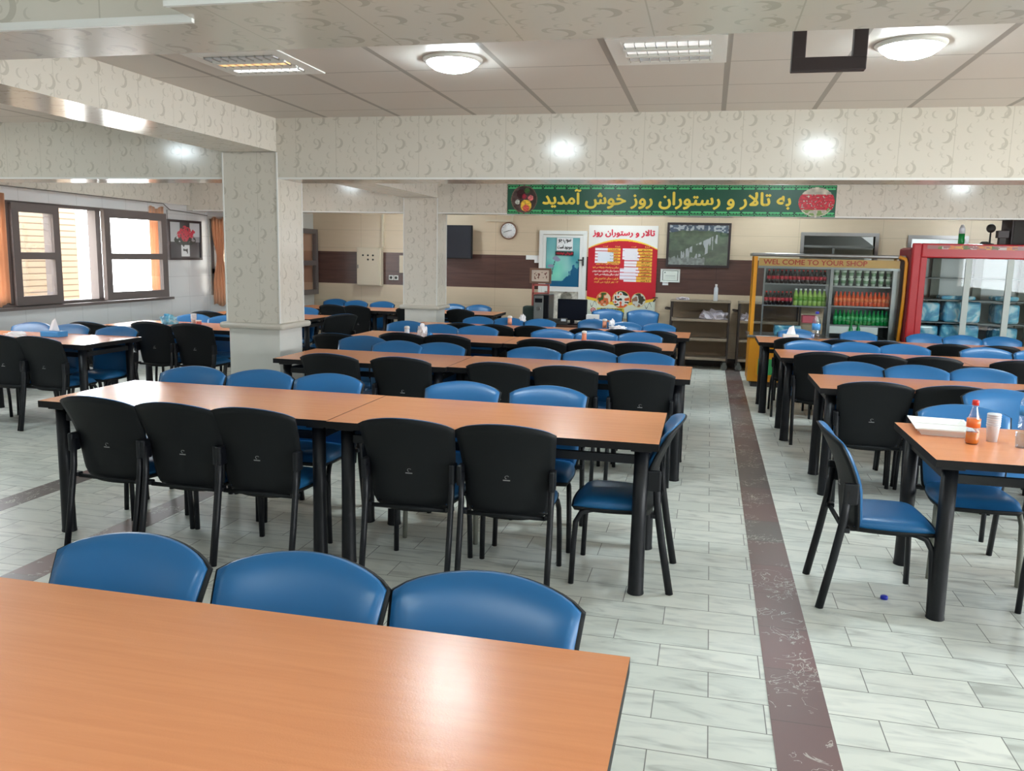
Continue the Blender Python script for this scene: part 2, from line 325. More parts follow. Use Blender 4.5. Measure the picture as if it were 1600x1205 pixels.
def thing(name, label, cat, loc=(0, 0, 0), rz=0, group=None):
    o = bpy.data.objects.new(name, None); COL.objects.link(o); o.location = loc; o.rotation_euler = (0, 0, rz); o.empty_display_size = .1
    return tag(o, label, cat, group)
def struct(name, mb, mats, uv=None, parent=None):
    o = obj(name, mb, mats, parent, uv=uv)
    if parent is None: o['kind'] = 'structure'
    return o
KIDS = {}
def dup(root, loc, rz, label, group=None):
    r = root.copy(); COL.objects.link(r); r.location = loc; r.rotation_euler = (0, 0, rz); tag(r, label, root['category'], group)
    for ch in KIDS.setdefault(root.name, list(root.children)):
        c = ch.copy(); COL.objects.link(c); c.parent = r
        for g in KIDS.setdefault(ch.name, list(ch.children)):
            d = g.copy(); COL.objects.link(d); d.parent = c
    return r
_FA = {'ا': 'FE8D FE8E', 'آ': 'FE81 FE82', 'ب': 'FE8F FE90 FE91 FE92', 'پ': 'FB56 FB57 FB58 FB59', 'ت': 'FE95 FE96 FE97 FE98', 'ج': 'FE9D FE9E FE9F FEA0', 'چ': 'FB7A FB7B FB7C FB7D', 'خ': 'FEA5 FEA6 FEA7 FEA8', 'د': 'FEA9 FEAA', 'ذ': 'FEAB FEAC', 'ر': 'FEAD FEAE', 'ز': 'FEAF FEB0', 'س': 'FEB1 FEB2 FEB3 FEB4', 'ش': 'FEB5 FEB6 FEB7 FEB8', 'ط': 'FEC1 FEC2 FEC3 FEC4', 'ع': 'FEC9 FECA FECB FECC', 'غ': 'FECD FECE FECF FED0', 'ف': 'FED1 FED2 FED3 FED4', 'ق': 'FED5 FED6 FED7 FED8', 'ک': 'FB8E FB8F FB90 FB91', 'گ': 'FB92 FB93 FB94 FB95', 'ل': 'FEDD FEDE FEDF FEE0', 'م': 'FEE1 FEE2 FEE3 FEE4', 'ن': 'FEE5 FEE6 FEE7 FEE8', 'ه': 'FEE9 FEEA FEEB FEEC', 'و': 'FEED FEEE', 'ی': 'FBFC FBFD FBFE FBFF'}
_FA = {k: [chr(int(x, 16)) for x in v.split()] for k, v in _FA.items()}
def farsi(s):
    s = s.replace('لا', '\ufefb'); out = []
    for i, c in enumerate(s):
        p = s[i - 1] if i else ' '; n = s[i + 1] if i + 1 < len(s) else ' '
        pj = p in _FA and len(_FA[p]) == 4
        if c == '\ufefb': out.append('\ufefc' if pj else c); continue
        if c not in _FA: out.append(c); continue
        f = _FA[c]; nj = len(f) == 4 and (n in _FA or n == '\ufefb')
        out.append(f[3] if pj and nj else f[1] if pj else f[2] if nj else f[0])
    t = ''.join(reversed(out))
    return t
def lettering(name, body, material, parent, x0, x1, z0, z1, y, bold=.012, depth=.002, keep=False):
    """flat letters in the XZ plane facing -Y, fitted to the box x0..x1, z0..z1"""
    c = bpy.data.curves.new(name, 'FONT'); c.body = body; c.size = 1; c.resolution_u = 4; c.extrude = .01
    o = bpy.data.objects.new(name, c); COL.objects.link(o); bpy.context.view_layer.update()
    me = bpy.data.meshes.new_from_object(o.evaluated_get(bpy.context.evaluated_depsgraph_get()))
    bpy.data.objects.remove(o); bpy.data.curves.remove(c)
    co = np.array([v.co[:] for v in me.vertices]); a, b = co.min(0), co.max(0)
    sx = (x1 - x0) / (b[0] - a[0]); sz = (z1 - z0) / (b[1] - a[1])
    if keep: sx = sz = min(sx, sz)
    if bold:
        bm = bmesh.new(); bm.from_mesh(me); src = list(bm.verts) + list(bm.edges) + list(bm.faces)
        for q, (dx, dy) in enumerate(((bold, 0), (-bold, 0), (0, bold), (0, -bold))):
            g = bmesh.ops.duplicate(bm, geom=src)['geom']; bmesh.ops.translate(bm, verts=[e for e in g if isinstance(e, bmesh.types.BMVert)], vec=(dx, dy, .007 * (q + 1)))
        bm.to_mesh(me); bm.free()
    mxx = (x0 + x1) / 2 - sx * (a[0] + b[0]) / 2; mzz = (z0 + z1) / 2 - sz * (a[1] + b[1]) / 2
    for v in me.vertices: v.co = (mxx + v.co.x * sx, y - (v.co.z + .01) / .02 * depth, mzz + v.co.y * sz)
    me.materials.clear(); me.materials.append(material); me.name = name
    return link(name, me, parent)
def picture_mesh(name, w, h, nx, ny, fn, th=.004):
    """flat printed sheet, w x h metres, centred, facing -Y, coloured by fn(U, V) -> sRGB"""
    U, V = np.meshgrid((np.arange(nx) + .5) / nx, (np.arange(ny) + .5) / ny)
    rgb = lin(np.clip(fn(U, V), 0, 255))
    vs = [((i / nx - .5) * w, 0, (j / ny - .5) * h) for j in range(ny + 1) for i in range(nx + 1)]
    k = nx + 1; fs = [(j * k + i, j * k + i + 1, (j + 1) * k + i + 1, (j + 1) * k + i) for j in range(ny) for i in range(nx)]
    mb = MB(); mb.add(vs, fs, False); mb.box(-w / 2, w / 2, .0006, th, -h / 2, h / 2)
    me = mb.mesh(name, M['prt']); at = me.color_attributes.new('Col', 'FLOAT_COLOR', 'CORNER')
    col = np.ones((len(me.loops), 4), np.float32); n = nx * ny
    col[:n * 4, :3] = np.repeat(rgb.reshape(n, 3), 4, axis=0); col[n * 4:, :3] = rgb[0, 0]
    at.data.foreach_set('color', col.ravel())
    return me
def vnoise(U, V, sx, sy, seed=0):
    r = np.random.RandomState(seed); g = r.rand(64, 64); x = U * sx; y = V * sy; i = np.floor(x).astype(int); j = np.floor(y).astype(int); fx = x - i; fy = y - j
    fx = fx * fx * (3 - 2 * fx); fy = fy * fy * (3 - 2 * fy); G = lambda a, b: g[b % 64, a % 64]
    return G(i, j) * (1 - fx) * (1 - fy) + G(i + 1, j) * fx * (1 - fy) + G(i, j + 1) * (1 - fx) * fy + G(i + 1, j + 1) * fx * fy
def wall_cells(xs, zs, holes):
    """rectangles covering xs x zs less the holes (a0,a1,b0,b1)"""
    A = sorted({xs[0], xs[1], *[h for q in holes for h in q[:2]]}); B = sorted({zs[0], zs[1], *[h for q in holes for h in q[2:]]})
    for a0, a1 in zip(A, A[1:]):
        for b0, b1 in zip(B, B[1:]):
            if not any(q[0] <= a0 and a1 <= q[1] and q[2] <= b0 and b1 <= q[3] for q in holes): yield a0, a1, b0, b1
ORD = ['first', 'second', 'third', 'fourth', 'fifth', 'sixth', 'seventh', 'eighth', 'ninth', 'tenth']

# ------------------------------------------------------------------ the room
CEIL = 2.785; BACK = 13.5
b = MB(); b.box(-7.9, 6.6, -4.2, 13.7, -.15, 0); struct('floor', b, M['floor'], uv='x')
for i, (x0, x1) in enumerate([(.31, .525), (-3.42, -3.22), (-4.48, -4.28)]):
    b = MB(); b.box(x0, x1, -4.0, 13.46, -.02, .0012); struct('trim_%d' % (i + 1), b, M['brown'])
b = MB(); b.box(-7.9, 6.6, -4.2, 13.7, CEIL, CEIL + .15); struct('ceiling', b, M['ceil'], uv='x')
# cased beams and columns
def beam(x0, x1, y0, y1, z0, uv='x', z1=CEIL + .01, rim=None):
    b = MB(); b.box(x0, x1, y0, y1, z0, z1); return struct('beam', b, M['crescent'], uv=uv)
def edge_bead(x0, x1, y, z):
    b = MB(); b.box(x0, x1, y - .006, y + .012, z - .006, z + .014); return struct('trim_%d' % random.randint(10, 99), b, M['white'])
beam(-1.38, 6.5, 1.98, 2.46, 2.275); beam(-7.6, -1.38, 2.10, 2.46, 2.275)
beam(-7.6, 6.5, 6.80, 7.25, 2.278); beam(-7.6, 6.5, 11.25, 11.66, 2.215)
beam(-4.21, -3.70, 2.46, 6.80, 2.505, 'y'); beam(-4.21, -3.70, 7.25, 11.25, 2.425, 'y'); beam(-4.21, -3.70, -3.9, 2.10, 2.505, 'y')
for i, (y, z) in enumerate([(6.80, 2.278), (11.25, 2.215)]):
    b = MB(); b.box(-7.5, 6.5, y - .005, y + .008, z - .004, z + .012); struct('trim_%d' % (4 + i), b, M['white'])
b = MB(); b.box(-7.5, -1.38, 2.095, 2.108, 2.264, 2.285); b.box(-1.38, 6.5, 1.975, 1.988, 2.271, 2.285); struct('trim_6', b, M['white'])
def column(x0, x1, y0, y1, top, led):
    b = MB(); b.box(x0, x1, y0, y1, led, top); o = struct('column', b, M['crescent'], uv='x')
    b = MB(); b.box(x0 + .012, x1 - .012, y0 + .012, y1 - .012, 0, led); struct('lower_casing', b, M['marble_base'], parent=o)
    b = MB(); b.box(x0 - .055, x1 + .055, y0 - .055, y1 + .055, led - .05, led + .005, .022); struct('stone_ledge', b, M['ledge'], parent=o)
    b = MB()
    for x in (x0, x1):
        for y in (y0, y1): b.box(x - .006, x + .006, y - .006, y + .006, led, top)
    struct('corner_bead', b, M['white'], parent=o)
column(-4.215, -3.695, 6.79, 7.24, 2.50, 1.015); column(-4.19, -3.70, 11.24, 11.66, 2.42, .935)
# back wall with the kitchen openings and the office door
holes = [(1.36, 2.36, 1.02, 2.05), (2.86, 3.57, 1.02, 2.03)]
def back_piece(name, z0, z1, m):
    b = MB()
    for a0, a1, c0, c1 in wall_cells((-6.75, 6.6), (z0, z1), [(h[0], h[1], max(h[2], z0), min(h[3], z1)) for h in holes if h[2] < z1 and h[3] > z0]): b.box(a0, a1, BACK, BACK + .15, c0, c1)
    return struct(name, b, m, uv='x')
w = back_piece('wall_back', 1.665, CEIL, M['cream'])
for z0, z1, m in ((1.125, 1.665, 'band'), (0, 1.125, 'cream')):
    o = back_piece('tile_course', z0, z1, M[m]); o.parent = w; del o['kind']
b = MB(); b.box(-.75, 3.6, BACK - .02, BACK, .0, .13); struct('baseboard_back', b, M['mdf'])
b = MB(); b.box(.5, 4.5, 15.0, 15.1, 0, CEIL); struct('wall_kitchen', b, M['tile_white'], uv='x')
b = MB(); b.box(.4, .5, BACK + .15, 15.1, 0, CEIL); b.box(4.5, 4.6, BACK + .15, 15.1, 0, CEIL); struct('wall_kitchen_side', b, M['plaster'])
b = MB(); b.box(.4, 4.6, BACK + .15, 15.1, -.1, 0); struct('floor_kitchen', b, M['concrete'])
b = MB(); b.box(.4, 4.6, BACK + .15, 15.1, CEIL, CEIL + .1); struct('ceiling_kitchen', b, M['plaster'])
for i, h in enumerate(holes):
    b = MB(); t = .05; b.box(h[0] - t, h[1] + t, BACK - .03, BACK + .1, h[3], h[3] + t); b.box(h[0] - t, h[0], BACK - .03, BACK + .1, h[2], h[3]); b.box(h[1], h[1] + t, BACK - .03, BACK + .1, h[2], h[3]); b.box(h[0] - t, h[1] + t, BACK - .05, BACK + .1, h[2] - t, h[2])
    o = struct('window_%d' % (3 + i), b, M['steel'])
    b = MB(); b.box(h[0] + .42, h[0] + .45, BACK + .05, BACK + .08, h[2], h[3] - .15); b.box(h[0], h[1], BACK + .05, BACK + .08, h[3] - .17, h[3] - .14); struct('window_rail', b, M['grey'], parent=o)
added_kitchen_lamp = (3.3, 14.4)
t = thing('kitchen_hood', 'steel kitchen hood seen through the serving opening above the drinks cooler', 'hood', (1.85, 14.6, 1.75))
b = MB(); b.box(-.7, .7, -.35, .35, 0, .12, .01); b.add([(-.7, -.35, .12), (.7, -.35, .12), (.7, .35, .12), (-.7, .35, .12), (-.25, 0, .5), (.25, 0, .5), (.25, .35, .5), (-.25, .35, .5)], [(0, 1, 5, 4), (1, 2, 6, 5), (2, 3, 7, 6), (3, 0, 4, 7), (4, 5, 6, 7)]); obj('canopy', b, M['grey'], t)
b = MB(); b.box(-.18, .18, .05, .34, .5, 1.03); obj('duct', b, M['grey'], t)
# walls on the window side: main stretch, notch and rear stretch
XW = -7.6; WIN = (5.6, 10.75, .965, 2.15)
b = MB()
for a0, a1, c0, c1 in wall_cells((-4.2, 11.93), (0, CEIL), [WIN]): b.box(XW - .22, XW, a0, a1, c0, c1)
struct('wall_left', b, M['tile_white'], uv='x')
NW = (-7.58, -7.0, .95, 2.12)
b = MB()
for a0, a1, c0, c1 in wall_cells((-7.82, -6.68), (0, CEIL), [NW]): b.box(a0, a1, 11.78, 11.93, c0, c1)
struct('wall_notch', b, M['tile_white'], uv='x')
b = MB(); b.box(-6.85, -6.68, 11.93, 13.65, 0, CEIL); struct('wall_left_rear', b, M['plaster'])
b = MB(); b.box(XW, XW + .06, -4.0, 11.78, 2.29, CEIL); struct('trim_7', b, M['crescent'], uv='x')
b = MB()
for a0, a1, c0, c1 in wall_cells((-4.2, 13.65), (0, CEIL), [(-2.0, 7.5, 1.1, 2.1)]): b.box(6.5, 6.6, a0, a1, c0, c1)  # opening out of view, added to let in more even light
struct('wall_right', b, M['plaster'])
b = MB(); b.box(-7.82, 6.6, -4.2, -4.0, 0, CEIL); struct('wall_rear', b, M['plaster'])
b = MB(); b.box(-20, 18, -16, 24, -.5, -.4); struct('ground_outside', b, M['concrete'])
b = MB(); b.box(-9.4, -9.0, 9.35, 10.62, -.3, 3.6); b.box(-9.2, -8.6, 12.6, 12.9, -.3, 3.6); b.box(-8.4, -7.1, 12.75, 13.0, -.3, 3.6); b.box(-9.9, -9.7, 5.0, 8.3, -.3, 3.6)
struct('wall_outside', b, M['brick'], uv='x')
# window frames
def sash(name, y0, y1, x, z0=.98, z1=2.13, mid=1.54, parent=None, rz=0, st=.075, loc=None):
    """one casement in the YZ plane at X = x, hinge at y0"""
    b = MB(); w = y1 - y0; t = .03
    b.box(-t, t, 0, st, z0, z1); b.box(-t, t, w - st, w, z0, z1); b.box(-t, t, st, w - st, z0, z0 + st); b.box(-t, t, st, w - st, z1 - st, z1); b.box(-t, t, st, w - st, mid - .04, mid + .04)
    o = obj(name, b, M['frame'], parent, (x, y0, 0), rz)
    b = MB(); b.box(-.004, .004, st, w - st, z0 + st, mid - .04); b.box(-.004, .004, st, w - st, mid + .04, z1 - st); obj('pane', b, M['glass'], o)
    return o
b = MB()
b.box(XW - .16, XW - .04, WIN[0], WIN[1], .965, 1.0); b.box(XW - .16, XW - .04, WIN[0], WIN[1], 2.11, 2.15)
for y in (5.6, 6.55, 7.93, 8.62, 9.36, 10.66): b.box(XW - .16, XW - .04, y, y + .09, .99, 2.12)
wn = struct('window_1', b, M['frame'])
sash('sash', 7.99, 8.70, XW - .03, parent=wn, st=.10); sash('sash', 7.25, 7.96, XW - .09, parent=wn); sash('sash', 5.68, 6.58, XW - .06, parent=wn)
sash('open_sash', 9.40, 10.52, XW + .03, parent=wn, rz=-.10, st=.10)
b = MB(); b.box(XW - .2, XW + .05, WIN[0] - .05, WIN[1] + .05, .93, .965); struct('window_sill', b, M['frame'], parent=wn)
b = MB(); b.box(NW[0], NW[1], 11.82, 11.88, .95, .99); b.box(NW[0], NW[1], 11.82, 11.88, 2.08, 2.12)
for x in (NW[0], -7.30, NW[1] - .05): b.box(x, x + .05, 11.82, 11.88, .98, 2.1)
b.box(NW[0], NW[1], 11.82, 11.88, 1.28, 1.36)
w2 = struct('window_2', b, M['frame']); b = MB(); b.box(NW[0] + .05, NW[1], 11.84, 11.848, .99, 1.28); b.box(NW[0] + .05, NW[1], 11.84, 11.848, 1.36, 2.08); struct('pane', b, M['glass'], parent=w2)
b = MB(); b.box(-6.66, -6.60, 12.5, 12.6, .93, 2.03); wn5 = struct('window_5', b, M['frame'])
sash('sash', 12.55, 13.45, -6.60, .93, 2.03, 1.46, wn5, st=.08); b = MB(); b.box(-6.675, -6.655, 12.5, 13.4, .95, 2.0); struct('pane_backing', b, M['curtain'], parent=wn5)  # pinkish sheet behind the sash gives its panes their colour
def curtain(label, p0, p1, z0, z1, waves, amp, tie=None):
    p0, p1 = Vector((*p0, 0)), Vector((*p1, 0)); d = (p1 - p0); n = Vector((-d.y, d.x, 0)).normalized()
    def f(off):
        def g(u, v):
            s = u if tie is None else .5 + (u - .5) * (1 - .55 * math.exp(-((v - tie) / .18) ** 2))
            q = p0 + d * s + n * (amp * math.sin(u * waves * 2 * PI) * (.6 + .4 * v) + off)
            return (q.x, q.y, z0 + (z1 - z0) * v + .02 * math.sin(u * 9))
        return g
    b = MB(); b.shell(f(0), f(.004), 60, 14); return tag(obj('curtain', b, M['curtain']), label, 'curtain')
curtain('sheer orange curtain bunched beside the open casement of the big window', (XW + .01, 10.36), (XW + .01, 10.68), .99, 2.22, 5, .012)
curtain('orange curtain hanging over the big window, beside its fixed sash', (XW + .04, 7.55), (XW + .04, 7.86), 1.0, 2.2, 5, .02)
curtain('gathered orange curtain with frayed hem hanging beside the big column', (-7.50, 11.72), (-7.24, 11.72), .80, 2.13, 5, .02, .55)
b = MB(); b.tube([(XW + .07, 5.5, 2.31), (XW + .07, 8, 2.295), (XW + .07, 9.6, 2.285), (XW + .07, 10.6, 2.275), (XW + .065, 10.75, 2.20), (XW + .02, 11.2, 2.19), (XW + .02, 11.74, 2.165)], .006, 6); b.tube([(XW + .012, 10.76, 2.2), (XW + .012, 10.765, 1.9)], .004, 6)
tag(obj('cable', b, M['wire']), 'thin cable sagging along the wall above the big window', 'cable')

# ------------------------------------------------------------------ ceiling fittings
def lamp(label, x, y, z=CEIL, group='round ceiling lamps'):
    t = thing('ceiling_lamp', label, 'ceiling lamp', (x, y, z), 0, group)
    b = MB(); b.lathe([(.01, -.02), (.165, -.02), (.175, -.008), (.175, 0), (.01, 0)], 32); obj('trim_ring', b, M['white'], t)
    b = MB(); b.lathe([(.01, -.075), (.06, -.07), (.11, -.055), (.145, -.03), (.15, -.02), (.01, -.02)], 32); obj('diffuser', b, M['lamp'], t)
    return t
lamp('glowing round ceiling lamp above the second table row', -1.52, 4.88); lamp('glowing round ceiling lamp beside the hanging dark bracket', .94, 4.86)
for i, (x, y) in enumerate([(3.4, 4.86), (-1.5, .3), (1.2, .3), (3.6, .3), (-5.9, 4.9), (-5.9, 9.2), (-1.5, 9.2), (.95, 9.2), (3.4, 9.2), (-4.6, 12.3), (-1.4, 12.5), (1.0, 12.4), (3.6, 12.4), (-5.9, .5)]):  # unseen lamps: some known from beam reflections, the rest added to light the room
    lamp('unseen round ceiling lamp, from a set partly added to light the room', x, y, group='ceiling lamps out of sight')
lamp('unseen round lamp added to brighten the kitchen behind the serving opening', *added_kitchen_lamp, group='added kitchen lamp')  # unseen lamp added so the space behind the hatch is not dark
def fixture(label, x, y, lit):
    t = thing('fluorescent_fixture', label, 'ceiling light', (x, y, CEIL), 0, 'square fluorescent ceiling fixtures')
    b = MB(); s = .31
    b.box(-s, s, -s, s, -.004, .0); b.box(-s, s, -s, -s + .075, -.007, -.004); b.box(-s, s, s - .075, s, -.007, -.004); b.box(-s, -s + .075, -s + .075, s - .075, -.007, -.004); b.box(s - .075, s, -s + .075, s - .075, -.007, -.004)
    for y0 in (-.085, .06): b.box(-.235, .235, y0, y0 + .028, -.018, -.004)
    obj('housing', b, M['white'], t)
    for k, y0 in enumerate((-.16, -.012, .16)):
        b = MB(); b.box(-.225, .225, y0 - .03, y0 + .03, -.012, -.005, .003); obj('tube', b, M[lit[k]], t)
        b = MB(); b.box(-.002, .002, -.045, .045, -.018, -.004); me = b.mesh('louver_fin', M['chrome'])
        for q in range(9): link('louver_fin', me, t, (-.22 + q * .055, y0, 0))
    return t
fixture('square fluorescent fixture over the middle aisle with mirrored louvres', -.285, 4.83, ['slot_reflect', 'slot_reflect', 'frost'])  # weak emission in the slots stands in for light caught by the reflectors
fixture('square fluorescent fixture over the column end with one orange tube', -2.75, 4.82, ['frost', 'tube_orange', 'tube_glow'])
t = thing('hanging_bracket', 'dark brown U-shaped bracket hanging below the ceiling by the bright lamp', 'bracket', (.335, 3.0, 2.28))
b = MB(); b.box(-.115, .115, -.02, .02, 0, .042, .003); obj('crossbar', b, M['mdf'], t)
for s in (-1, 1):
    b = MB(); b.box(s * .0935 - .0215, s * .0935 + .0215, -.02, .02, .04, .505, .003); obj('arm', b, M['mdf'], t)

# ------------------------------------------------------------------ dining chair
def smooth01(t): t = max(0, min(1, t)); return t * t * (3 - 2 * t)
def back_pt(u, v, off, shrink=0, rise=0):
    s = u * 2 - 1
    zb = .365 + shrink + .030 * abs(s) ** 4; zt = .872 + rise - .040 * s * s - .010 * abs(s) ** 10
    z = zb + (zt - zb) * v
    w = .206 + .044 * v ** .9 - shrink
    if v < .12: w *= 1 - .07 * ((.12 - v) / .12) ** 2
    k = max(0, z - .58) / .29
    y = -.150 - .020 * min(1, (z - .37) / .21) - .128 * k ** 1.4 + .038 * s * s
    return (s * w, y + off, z)
def make_chair(name, label, group, legs_front='steel_black', loc=(0, 0, 0), rz=0):
    t = thing(name, label, 'chair', loc, rz, group)
    b = MB(); b.shell(lambda u, v: back_pt(u, v, 0), lambda u, v: back_pt(u, v, .014), 16, 14); sh = obj('back_shell', b, M['plastic'], t)
    b = MB(); b.box(-.018, .018, -.001, .001, -.006, -.001); b.tube([(.002 + .010 * math.cos(a), 0, .012 + .008 * math.sin(a)) for a in [x * .5 for x in range(1, 10)]], .0015, 5)
    obj('emblem', b, M['mark'], sh, (0, -.172, .575))
    def padf(u, v):
        x, y, z = back_pt(u, v, .015, .010, .002); q = 1 - (2 * u - 1) ** 8; r = 1 - abs(2 * v - 1) ** 8
        return (x, y + .008 + .028 * q * r, z)
    b = MB(); b.shell(lambda u, v: back_pt(u, v, .012, .010, .003), padf, 18, 16); obj('back_pad', b, M['blue'], t)
    def seat(u, v, z, grow, wf):
        a, c = 2 * u - 1, 2 * v - 1
        x = a * math.sqrt(1 - .18 * c * c) * (.214 + grow) * (1 - .06 * (1 - c) / 2); y = .062 + c * math.sqrt(1 - .14 * a * a) * (.196 + grow)
        e = max(abs(a), abs(c)) ** 10
        return (x, y, z - wf * (.018 * e + .03 * max(0, c - .55) ** 2 / .2) + wf * .012 * (1 - a * a) * (1 - c * c))
    b = MB(); b.shell(lambda u, v: seat(u, v, .408, .004, 0), lambda u, v: seat(u, v, .455, 0, 1), 14, 14); obj('seat_pad', b, M['blue'], t)
    b = MB(); b.shell(lambda u, v: seat(u, v, .385, -.006, 0), lambda u, v: seat(u, v, .409, .008, 0), 14, 14)
    b.tube([(-.2, -.17, .392), (.2, -.17, .392)], .012, 8); obj('seat_shell', b, M['plastic'], t)
    for s in (-1, 1):
        b = MB(); b.tube([(s * .216, .240, 0), (s * .213, .234, .20), (s * .208, .226, .33), (s * .202, .20, .378), (s * .19, .16, .392), (s * .15, .10, .395)], .0145, 10); obj('leg', b, M[legs_front], t)
        b = MB(); b.tube([(s * .226, -.262, 0), (s * .226, -.215, .25), (s * .226, -.182, .45), (s * .228, -.172, .60)], .0155, 10, flat=1.25); b.box(s * .232 - .018, s * .232 + .010, -.195, -.125, .53, .635, .008); b.box(s * .215 - .02, s * .215 + .02, -.19, -.15, .388, .412, .004); obj('leg', b, M['steel_black'], t)
    return t
CH = {}
def chair(x, y, rz, label, group=None, kind='black'):
    n = len(CH); CH[n] = 1
    if kind == 'grey':
        return make_chair('dining_chair', label, group, 'grey_leg', (x, y, 0), rz)
    if 'proto' not in CH:
        CH['proto'] = make_chair('dining_chair', label, group, loc=(x, y, 0), rz=rz); return CH['proto']
    return dup(CH['proto'], (x, y, 0), rz, label, group)
# ------------------------------------------------------------------ dining table
TB = {}
TLEGS = []
TK, TZ = .957, .79
def table(x0, x1, y0, y1, label, group, skew=0):
    x0, x1, y0, y1 = x0 * TK, x1 * TK, y0 * TK, y1 * TK
    Lx, Ly = round(x1 - x0, 3), round(y1 - y0, 3)
    t = thing('dining_table', label, 'table', ((x0 + x1) / 2, (y0 + y1) / 2, 0), skew, group)
    key = (Lx, Ly)
    if key not in TB:
        a, c = Lx / 2, Ly / 2; ms = []; i = .085
        b = MB(); b.slot(0).add([(-a, -c, TZ), (a, -c, TZ), (a, c, TZ), (-a, c, TZ)], [(0, 1, 2, 3)], False)
        me = b.mesh('tabletop', M['wood']); ms.append(('tabletop', me))
        b = MB(); b.box(-a, a, -c, c, TZ - .038, TZ - .0006); ms.append(('edge_band', fix_normals(b.mesh('edge_band', M['edge']))))
        b = MB()
        for s in (-1, 1): b.box(-a + i, a - i, s * (c - i) - .012, s * (c - i) + .012, .668, .71); b.box(s * (a - i) - .012, s * (a - i) + .012, -c + i, c - i, .668, .71)
        for s in (-1, 1):
            for q in (-1, 1): b.box(s * (a - i) - .05, s * (a - i) + .05, q * (c - i) - .05, q * (c - i) + .05, .738, TZ - .037)
        ms.append(('frame', fix_normals(b.mesh('frame', M['steel_black']))))
        b = MB(); b.lathe([(.042, 0), (.042, .006), (.0395, .02), (.036, .35), (.036, .745)], 18); ms.append(('leg', fix_normals(b.mesh('leg', M['steel_black']))))
        TB[key] = (ms, [(s * (a - i), q * (c - i)) for s in (-1, 1) for q in (-1, 1)])
    ms, lg = TB[key]
    tt = None
    for n, me in ms[:-1]:
        link(n, me, t)
    for p in lg: link('leg', ms[-1][1], t, (*p, 0)); TLEGS.append((t.location.x + p[0], t.location.y + p[1]))
    return t
N = 0.0; S = PI
def clear_of_legs(x, y, rz, out, prev=None, sx=1):
    """smallest shift along the row or pull away from the table that keeps the seat off the table legs"""
    best = None; c, n = math.cos(rz), math.sin(rz)
    for i in range(-9, 10):
        for j in range(0, 26):
            X, Y = x + i * .014, y + out * j * .014
            if prev is not None and abs(X - prev) < .46 * sx and abs(X - prev) < abs(x - prev) - .001: continue
            if all(abs((p - X) * c + (q - Y) * n) > .256 * sx or not -.34 < -(p - X) * n + (q - Y) * c < .30 for p, q in TLEGS):
                k = abs(i) * .014 / .10 + j * .014 / .28
                k += 8 * max(0, .46 * sx - abs(X - prev)) if prev is not None else 0
                if best is None or k < best[0]: best = (k, X, Y)
    return best[1:] if best else (x, y)
def row(side, ys, yr, xs, name, order='aisle', base=0, jit=.03, skip=(), kinds=None, rots=None, sx=1):
    """chairs of one table row. side 'near' = seen from behind. xs ordered from the aisle"""
    g = 'chairs on the %s side of the %s' % (side, name)
    px = None
    if ys > 4 and side == 'near': ys *= .985
    for i, x in enumerate(xs):
        x *= ys / yr; rz = (N if side == 'near' else S) + random.uniform(-jit, jit) + ((rots or {}).get(i, 0))
        y = ys + (.295 if side == 'near' else -.295) + random.uniform(-.012, .012)
        x, y = clear_of_legs(x, y, rz, -1 if side == 'near' else 1, px, sx); px = x
        look = 'black-backed chair' if side == 'near' else 'blue-padded chair'
        c = chair(x, y, rz, '%s, %s from the %s, %s side of the %s' % (look, ORD[i + base], order, side, name), g, (kinds or {}).get(i, 'black')); c.scale.x = sx
R1, R2, R3, R4, R5, R6 = 'front table', 'second table row', 'third table row', 'fourth table row', 'fifth table row', 'table row by the back wall'
# column side of the aisle, front to back
TG = 'cherry-topped dining tables'
table(-1.94, -.13, .98, 1.85, 'big cherry-topped table filling the bottom of the picture', TG)
row('far', 1.985, 2.13, [-.535, -1.07, -1.62], R1, 'aisle', jit=0, rots={2: -.05, 1: -.03, 0: -.02})
table(-1.995, -.20, 4.15, 5.04, 'cherry-topped table, aisle half of the second table row', TG, .004); table(-3.86, -2.0, 4.16, 5.04, 'cherry-topped table, window half of the second table row', TG, .004)
row('near', 3.77, 3.95, [-.965, -1.49, -2.33, -2.83, -3.33], R2, rots={4: -.06})
row('far', 5.06, 5.30, [-.96, -1.53, -2.49, -3.0, -3.57], R2, kinds={1: 'grey'})
chair(-.37, 4.31, PI / 2, 'lone chair facing the window side at the aisle end of the second table row')
table(-2.05, -.10, 6.52, 7.34, 'cherry-topped table, aisle half of the third table row', TG); table(-3.60, -2.055, 6.48, 7.30, 'cherry-topped table touching the big column, third table row', TG)
row('near', 6.14, 6.20, [-.46, -1.03, -1.56, -2.36, -2.98], R3); row('far', 7.22, 7.55, [-.50, -1.0, -1.52, -2.35, -2.85, -3.32], R3)
table(-2.07, -.31, 8.50, 9.29, 'cherry-topped table with salt shaker, aisle half of the fourth table row', TG); table(-3.84, -2.075, 8.48, 9.27, 'cherry-topped table with crumpled tissue, fourth table row', TG)
row('near', 8.07, 8.20, [-.62, -1.11, -1.61, -2.62, -3.10, -3.68], R4); row('far', 9.12, 9.50, [-.72, -1.21, -1.76, -2.60, -3.08, -3.58], R4)
table(-1.703, -.19, 9.98, 10.78, 'cherry-topped table, aisle half of the fifth table row', TG); table(-3.74, -1.708, 9.97, 10.77, 'cherry-topped table, column half of the fifth table row', TG)
row('near', 9.55, 9.95, [-.55, -.98, -1.43, -2.08, -2.53, -2.98], R5, sx=.86); row('far', 10.5, 11.25, [-.61, -1.05, -1.52, -2.20, -2.65, -3.07], R5, sx=.86)
